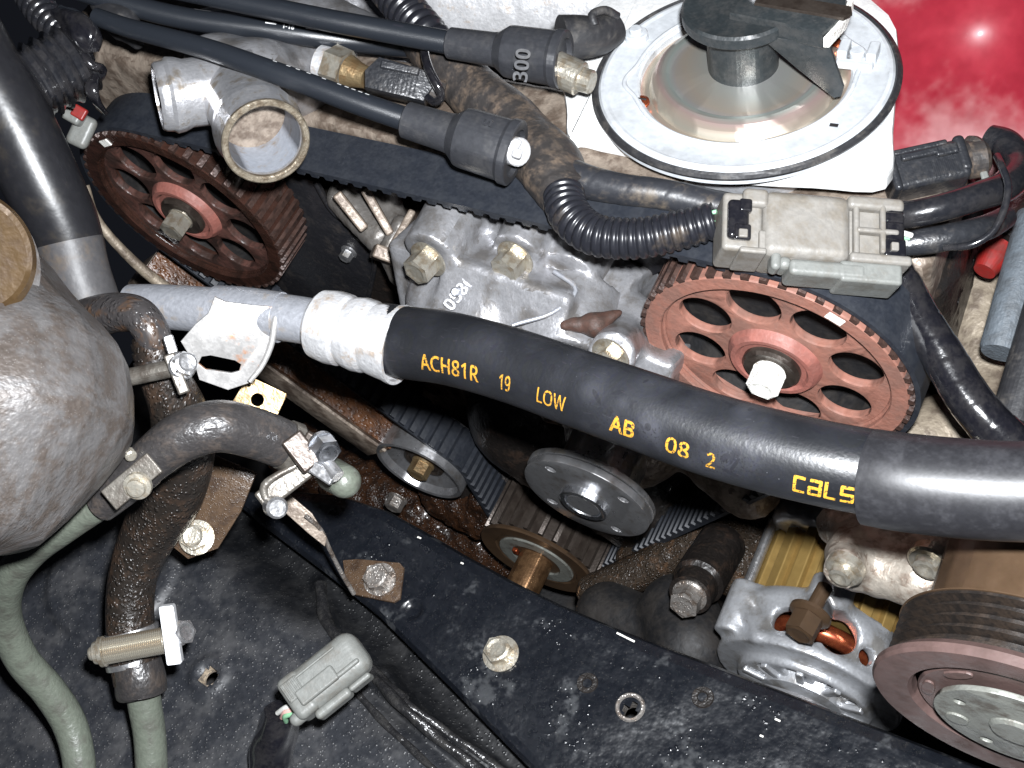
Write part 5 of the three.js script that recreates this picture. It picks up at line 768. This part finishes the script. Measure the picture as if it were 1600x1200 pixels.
{
  const t = thing('plastic_shroud', 'dusty matt black shroud covering the lower left with a worn round hole', 'shroud', V(-.05, -.1, .2));
  const lines = [[[488, 900], [505, 960], [545, 1015], [575, 1050]], [[600, 1040], [640, 1105]], [[585, 1065], [680, 1150], [760, 1215]], [[640, 1110], [730, 1165], [800, 1215]]].map(l => l.map(([x, y]) => { const p = onY(x, y, -.09); return [p.x, p.z]; }));
  const dist = (l, x, z) => { let d = 9; for (let i = 1; i < l.length; i++) { const [ax, az] = l[i - 1], bx = l[i][0] - ax, bz = l[i][1] - az, k = clamp(((x - ax) * bx + (z - az) * bz) / (bx * bx + bz * bz)); d = Math.min(d, Math.hypot(x - ax - bx * k, z - az - bz * k)); } return d; };
  const hole = onY(327, 1056, -.088), dent = onY(470, 945, -.09), mound = onY(180, 900, -.09);
  const hgt = (x, z) => {
    const s = z - lipZ(x); let y = -.104 + .017 * sstep(.004, .035, s);
    y += .004 * Math.exp(-((dist(lines[0], x, z) / .005) ** 2)) + .004 * Math.exp(-((dist(lines[1], x, z) / .003) ** 2)) + .006 * Math.exp(-((dist(lines[2], x, z) / .003) ** 2)) + .005 * Math.exp(-((dist(lines[3], x, z) / .0028) ** 2));
    y += .0005 * vn(x * .8, z * .8) - .002 * Math.exp(-(((x - dent.x) / .008) ** 2 + ((z - dent.z) / .005) ** 2));
    const h = Math.hypot(x - hole.x, z - hole.z); y += .002 * Math.exp(-(((h - .0075) / .003) ** 2)); const m = Math.hypot(x - mound.x, z - mound.z); y += .003 * sstep(.04, .034, m); return y;
  };
  part(t, 'shell', sheet(340, 300, (a, v) => { const x = lerp(-.34, .26, a), z = lerp(lipZ(x) - .012, .42, v ** 1.3); return [x, hgt(x, z), z]; }, (x, z) => Math.hypot(x - hole.x, z - hole.z) < .0048, (x, z) => { const s = z - lipZ(x); return lerp(.22, 1, sstep(.012, .055, s + .012 * vn(x * .5, z * .5))); }), mt.shroud);  // vertex colour darkens the shell unevenly towards the lip
  for (const [l, r0] of [[[[494, 905], [508, 965], [545, 1018], [592, 1062], [640, 1108]], .0032], [[[588, 1062], [640, 1118], [690, 1160], [760, 1212], [800, 1240]], .0026], [[[640, 1108], [690, 1140], [740, 1172], [830, 1230]], .0022], [[[560, 1085], [610, 1140], [690, 1215]], .0018]]) part(t, 'seam', sweep(l.map(([x, y]) => { const p = onY(x, y, -.094); p.y = hgt(p.x, p.z) - .0002; return [p, r0]; }), { world: true, m: 14, rings: 60, ripple: (s, th) => 1 + .12 * Math.sin(s * 260 + th * 2) }), mt.seamWet);
  const c = V(hole.x, hgt(hole.x, hole.z) - .0012, hole.z); const lip = part(t, 'hole_rim', align(lathe([[-.006, .0046], [.0006, .0046], [.0015, .0052], [.0014, .0064], [.0002, .0078], [-.002, .0085]], 40, 1.2), c, c.clone().add(V(0, 1, 0))), mt.wornRim); lip.userData.label = 'worn pale rim of the round hole';
  part(t, 'underside', box(.6, .004, .3, .001, -.04, -.16, .25), mt.dark);
}
{ // lower connector
  const f = frame(508, 1063, .545, -38, .1, -.35), u = f.u, t = thing('grey_plug', 'grey green plastic plug lying loose on the shroud at the bottom', 'plug', f.pos, undefined, f.quat), b = (x, y, z, w, h, d, r = .001) => box(w * u, h * u, d * u, r, x * u, y * u, z * u);
  lpart(t, 'housing', [b(14, 4, 0, 128, 76, 54, .006), b(-44, 4, 2, 40, 74, 50, .003)], mt.connGrey2);
  lpart(t, 'latch', [b(-10, -6, 28, 70, 26, 12, .001), b(34, -14, 26, 60, 8, 10, .001), b(-44, 14, 26, 30, 34, 8, .001), b(6, 26, 25, 76, 4, 8, .0008)], mt.connGrey2);
  for (let k = 0; k < 5; k++) lpart(t, 'rib', b(-56 + k * 6, 14, 31, 2.4, 28, 3, .0002), mt.connGrey2);
  lpart(t, 'side_rail', [b(-8, -40, 4, 66, 16, 30, .002), b(44, -40, 4, 40, 10, 30, .002)], mt.connGrey2);
  lpart(t, 'rear_tongue', b(-62, -22, 6, 34, 22, 22, .003), mt.connGrey2);
  const w = thing('taped_lead', 'shiny black taped lead with pale wires running to the loose grey plug', 'cable', P(432, 1160, .58));
  part(w, 'taped_sleeve', sweep([[438, 1112, .568, 26], [434, 1140, .572, 31], [426, 1180, .576, 34], [420, 1250, .58, 36]], { m: 30, rings: 70, ripple: (s, th) => 1 + .05 * Math.sin(th * 3 + s * 160) + .05 * Math.sin(th * 5 - s * 260) }), mt.vinyl);
  for (const [y, m] of [[-4, 'whiteWire'], [3, 'pinkWire'], [9, 'greenWire']]) part(w, 'wire', sweep([[438 + y, 1118 + y, .563, 4], [446, 1110 + y, .556, 4.5], [458, 1106 + y, .552, 4.5], [474, 1100 + y * 1.4, .548, 4]], { m: 10 }), mt[m]);
}

// ---------------------------------------------------------------- right lower: alternator, pulley, posts
{
  const t = thing('mounting_post', 'dark oily post with a hexagonal end between the belt and the alternator', 'post', P(1090, 920, .7));
  const A = P(1128, 850, .73), B = P(1078, 930, .69); part(t, 'post', rod(A, B, [[0, 0], [0, .014], [.75, .0145], [.8, .0125], [1, .012], [1, 0]], 32), mt.blackOil);
  const q = B.clone(); part(t, 'bolt', align(boltGeo(.0075, .008, 1.3), q, B.clone().add(B.clone().sub(A))), mt.steelDirty);
  const c = thing('engine_casting', 'oil blackened casting beside the dark post', 'casting', P(1000, 900, .72));
  part(c, 'casting', blob([cap(P(930, 925, .8), P(1090, 850, .77), .012), cap(P(1180, 840, .76), P(1150, 880, .75), .02), cap(P(1000, 880, .82), P(1180, 800, .77), .016)], { k: .01, cell: .003, noise: .0015 }), mt.blackOil2);
  const k = thing('dark_cover', 'dull black rounded cover below the dark post and behind the panel edge', 'cover', P(1030, 960, .76));
  part(k, 'cover', blob([cap(P(950, 960, .78), P(1020, 990, .76), .02), cap(P(1060, 960, .75), P(1080, 1010, .73), .024)], { k: .004, cell: .0025, noise: .0004 }), mt.dark);
}
{
  const top = onZ(1275, 968, .043), R = .0445, C = V(top.x, top.y - R, .043), t = thing('alternator', 'silver cast alternator with open window and brown winding core beside the big pulley', 'alternator', C);
  const w = (x, y, z) => V(x, y, z), pol = (a, r, z) => w(r * Math.cos(a), r * Math.sin(a), z), seg = (a, r, z0, z1, q, o) => cap(pol(a, r, z0), pol(a, r, z1), q, q, o);
  const rz = a => new THREE.Quaternion().setFromEuler(new THREE.Euler(0, 0, a - Math.PI / 2));
  const bx = (a, r, z, hw, hr, hz, o) => ({ c: pol(a, r, z), h: w(hw, hr, hz), q: rz(a), r: .002, ...o });
  const fl = { flat: true };
  lpart(t, 'front_bracket', blob([seg(0, 0, -.012, .0165, .0445, fl), seg(0, 0, .0145, .0195, .0465, fl), seg(0, 0, .015, .024, .034, fl), seg(0, 0, -.03, .0125, .0385, { flat: true, sub: true, k: .001 }),
    seg(2.55, .0465, -.012, .016, .0082, fl), seg(1.5, .049, -.018, -.002, .0105, fl), seg(.35, .0465, -.012, .014, .0082, fl), seg(3.9, .046, -.01, .014, .009),
    cap(pol(1.5, .0485, -.009), pol(2.5, .047, -.004), .0052, .0045), cap(pol(1.5, .0485, -.009), pol(.4, .047, .002), .0055, .0048), cap(pol(2.45, .047, .0), pol(2.1, .0455, .017), .003, .0025), cap(pol(.55, .047, .0), pol(.75, .0455, .017), .003, .0025),
    cap(pol(1.28, .03, .004), pol(1.28, .06, .004), .0088, .0088, { sub: true, k: .0015 }), cap(pol(1.6, .03, .003), pol(1.6, .06, .003), .0098, .0098, { sub: true, k: .0015 }), cap(pol(1.9, .03, .005), pol(1.9, .06, .005), .0062, .0062, { sub: true, k: .0015 }),
    cap(pol(.92, .03, .007), pol(.92, .06, .007), .004, .004, { sub: true, k: .0015 }), ...[.5, 1.1, 1.7, 2.3, 2.9, 4, 5].map(a => cap(pol(a, .025, .018), pol(a, .025, .03), .0052, .0052, { sub: true, k: .0015 }))], { k: .0035, cell: .0013 }), mt.aluCast);
  lpart(t, 'stator_core', lathe([[-.045, 0], [-.045, .0405], [-.01, .0405], [-.01, .036], [-.01, 0]], 72), mt.lamin);
  for (let k = 0; k < 22; k++) { const g = box(.0066, .0052, .036, .0008); g.translate(0, .0418, -.028); g.rotateZ(k / 22 * 2 * Math.PI + .1); lpart(t, 'core_rib', g, mt.lamin); }
  for (const a of [2.55, .35]) lpart(t, 'through_bolt', cyl(pol(a, .0475, -.05), pol(a, .0475, -.008), .0027, 16), mt.steel);
  lpart(t, 'rear_bracket', blob([seg(0, 0, -.058, -.052, .046), seg(2.3, .043, -.065, -.047, .011), seg(1.3, .043, -.065, -.05, .012), { c: w(0, 0, 0), h: w(.07, .07, .0455), r: .001, sub: true, k: .002 }], { k: .005, cell: .0025 }), mt.aluCast);
  lpart(t, 'winding', boxUV(new THREE.TorusGeometry(.0255, .005, 10, 48).translate(0, 0, -.001)), mt.copper);
  for (let k = 0; k < 10; k++) lpart(t, 'front_web', box(.004, .013, .003, .001, 0, .025, .0).rotateZ(k / 10 * 2 * Math.PI).translate(0, 0, .024), mt.aluCast);
  lpart(t, 'nose', lathe([[.018, 0], [.018, .024], [.026, .02], [.028, .012], [.034, .0115], [.034, 0]], 48), mt.aluCast);
  lpart(t, 'pulley', lathe([[.033, 0], [.033, .022], [.0345, .033], [.036, .034], [.0375, .034], [.039, .0312], [.0405, .034], [.042, .0312], [.0435, .034], [.045, .0312], [.0465, .034], [.0485, .0345], [.0495, .032], [.049, .026], [.045, .02], [.045, 0]], 72, .3), mt.pump);
  t.scale.setScalar(1.07); t.updateMatrixWorld(true); const b = onZ(1268, 962, .05).sub(C), bd = w(-.1, .12, 1).normalize(); lpart(t, 'adjuster_bolt', align(boltGeo(.0066, .0095, 1.5, .003), b, b.clone().add(bd)), mt.pulleyBrown); lpart(t, 'adjuster_stem', cyl(b.clone().addScaledVector(bd, -.016), b, .0036, 18), mt.pulleyBrown);
}
{
  const t = thing('accessory_bracket', 'weathered cast accessory bracket with bolts between the hose and the alternator', 'bracket', P(1390, 880, .56));
  part(t, 'casting', blob([fcyl(P(1335, 830, .585), P(1318, 892, .5385), .0095, .0085), cap(P(1310, 820, .59), P(1350, 840, .58), .01), cap(P(1340, 880, .56), P(1440, 905, .545), .0125, .012), cap(P(1400, 840, .565), P(1480, 880, .545), .015, .013), cap(P(1480, 860, .55), P(1600, 840, .54), .014), cap(P(1440, 905, .545), P(1455, 880, .545), .011)], { k: .007, cell: .0018, noise: .0005 }), mt.khakiLight);
  for (const [x, y, d, r] of [[1318, 893, .536, .0066], [1452, 880, .523, .0075], [1505, 892, .52, .006]]) { const q = P(x, y, d); part(t, 'bolt', align(lathe([[-.004, 0], [-.004, r * 1.25], [0, r * 1.25], [.001, r * 1.1], [.001, r * .8], [.004, r * .72], [.0046, r * .5], [.003, 0]], 32, .4), q, q.clone().add(V(-.12, .25, 1))), mt.zinc); }
}
{
  const C = P(1592, 1128, .445), t = thing('ribbed_pulley', 'big brown ribbed pulley with grey hub plate in the lower right corner', 'pulley', C);
  const prof = [[-.05, 0], [-.05, .036], [-.026, .036], [-.025, .047], [-.0235, .0485]]; for (let k = 0; k < 4; k++) prof.push([-.0225 + k * .0042, .0485], [-.0212 + k * .0042, .042], [-.0196 + k * .0042, .042], [-.0184 + k * .0042, .0485]);
  lpart(t, 'ribs', lathe([...prof, [-.0045, .0485], [-.0045, 0]], 96, .3), mt.pulleyBlack); for (let k = 0; k < 4; k++) lpart(t, 'groove', ringGeo(.04, .0452, -.0215 + k * .0042, -.0192 + k * .0042, .0003), mt.pulleyBlack); prof.length = 0; prof.push([-.0046, 0], [-.0046, .049], [-.003, .0505], [-.002, .0515], [0, .0515], [.0012, .0505], [.0015, .048], [.0005, .0385], [-.001, .0375], [-.0045, .037], [-.0045, 0]);
  lpart(t, 'rim', lathe(prof, 96, .3), mt.pulleyPink);
  lpart(t, 'rib_grooves', lathe([[-.0246, .0473], [-.0243, .0489], [-.0238, .0489], [-.0235, .0473]], 96), mt.pulleyBrown);
  lpart(t, 'drum', lathe([[-.075, 0], [-.075, .041], [-.028, .041], [-.026, .0375], [-.026, 0]], 64), mt.pulleyBrown);
  lpart(t, 'clutch_ring', ringGeo(.018, .0355, -.0045, -.001, .0008), mt.pulleyPink);
  lpart(t, 'hub_plate', plate(circ(0, 0, .0285, 72).reverse(), .0022, { holes: [2.75, 4.3, 5.9, 1.2].map(a => circ(.0215 * Math.cos(a), .0215 * Math.sin(a), .0022, 18)), bev: .0005 }).translate(0, 0, .0012), mt.plateGrey);
  for (const a of [3.5, 5.1, .4]) { const g = lathe([[0, 0], [0, .0042], [.001, .004], [.0016, .0022], [.0014, 0]], 24); g.translate(.021 * Math.cos(a), .021 * Math.sin(a), .0032); lpart(t, 'rivet', g, mt.plateGrey); }
  for (const a of [2.35, 3.1, 4.4, 1.4]) { const g = plate(smoothPts([[-.005, -.0016], [.005, -.0018], [.0062, 0], [.005, .0018], [-.005, .0016], [-.0062, 0]], 3).reverse(), .0012, { bev: .0004 }); g.rotateZ(a + Math.PI / 2); g.translate(.0315 * Math.cos(a), .0315 * Math.sin(a), -.0013); lpart(t, 'pressing', g, mt.pulleyPink); }
  lpart(t, 'hub_nut', lathe([[.002, 0], [.002, .0095], [.004, .0092], [.005, .008], [.005, 0]], 36), mt.plateGrey);
}
renderer.render(scene, camera);
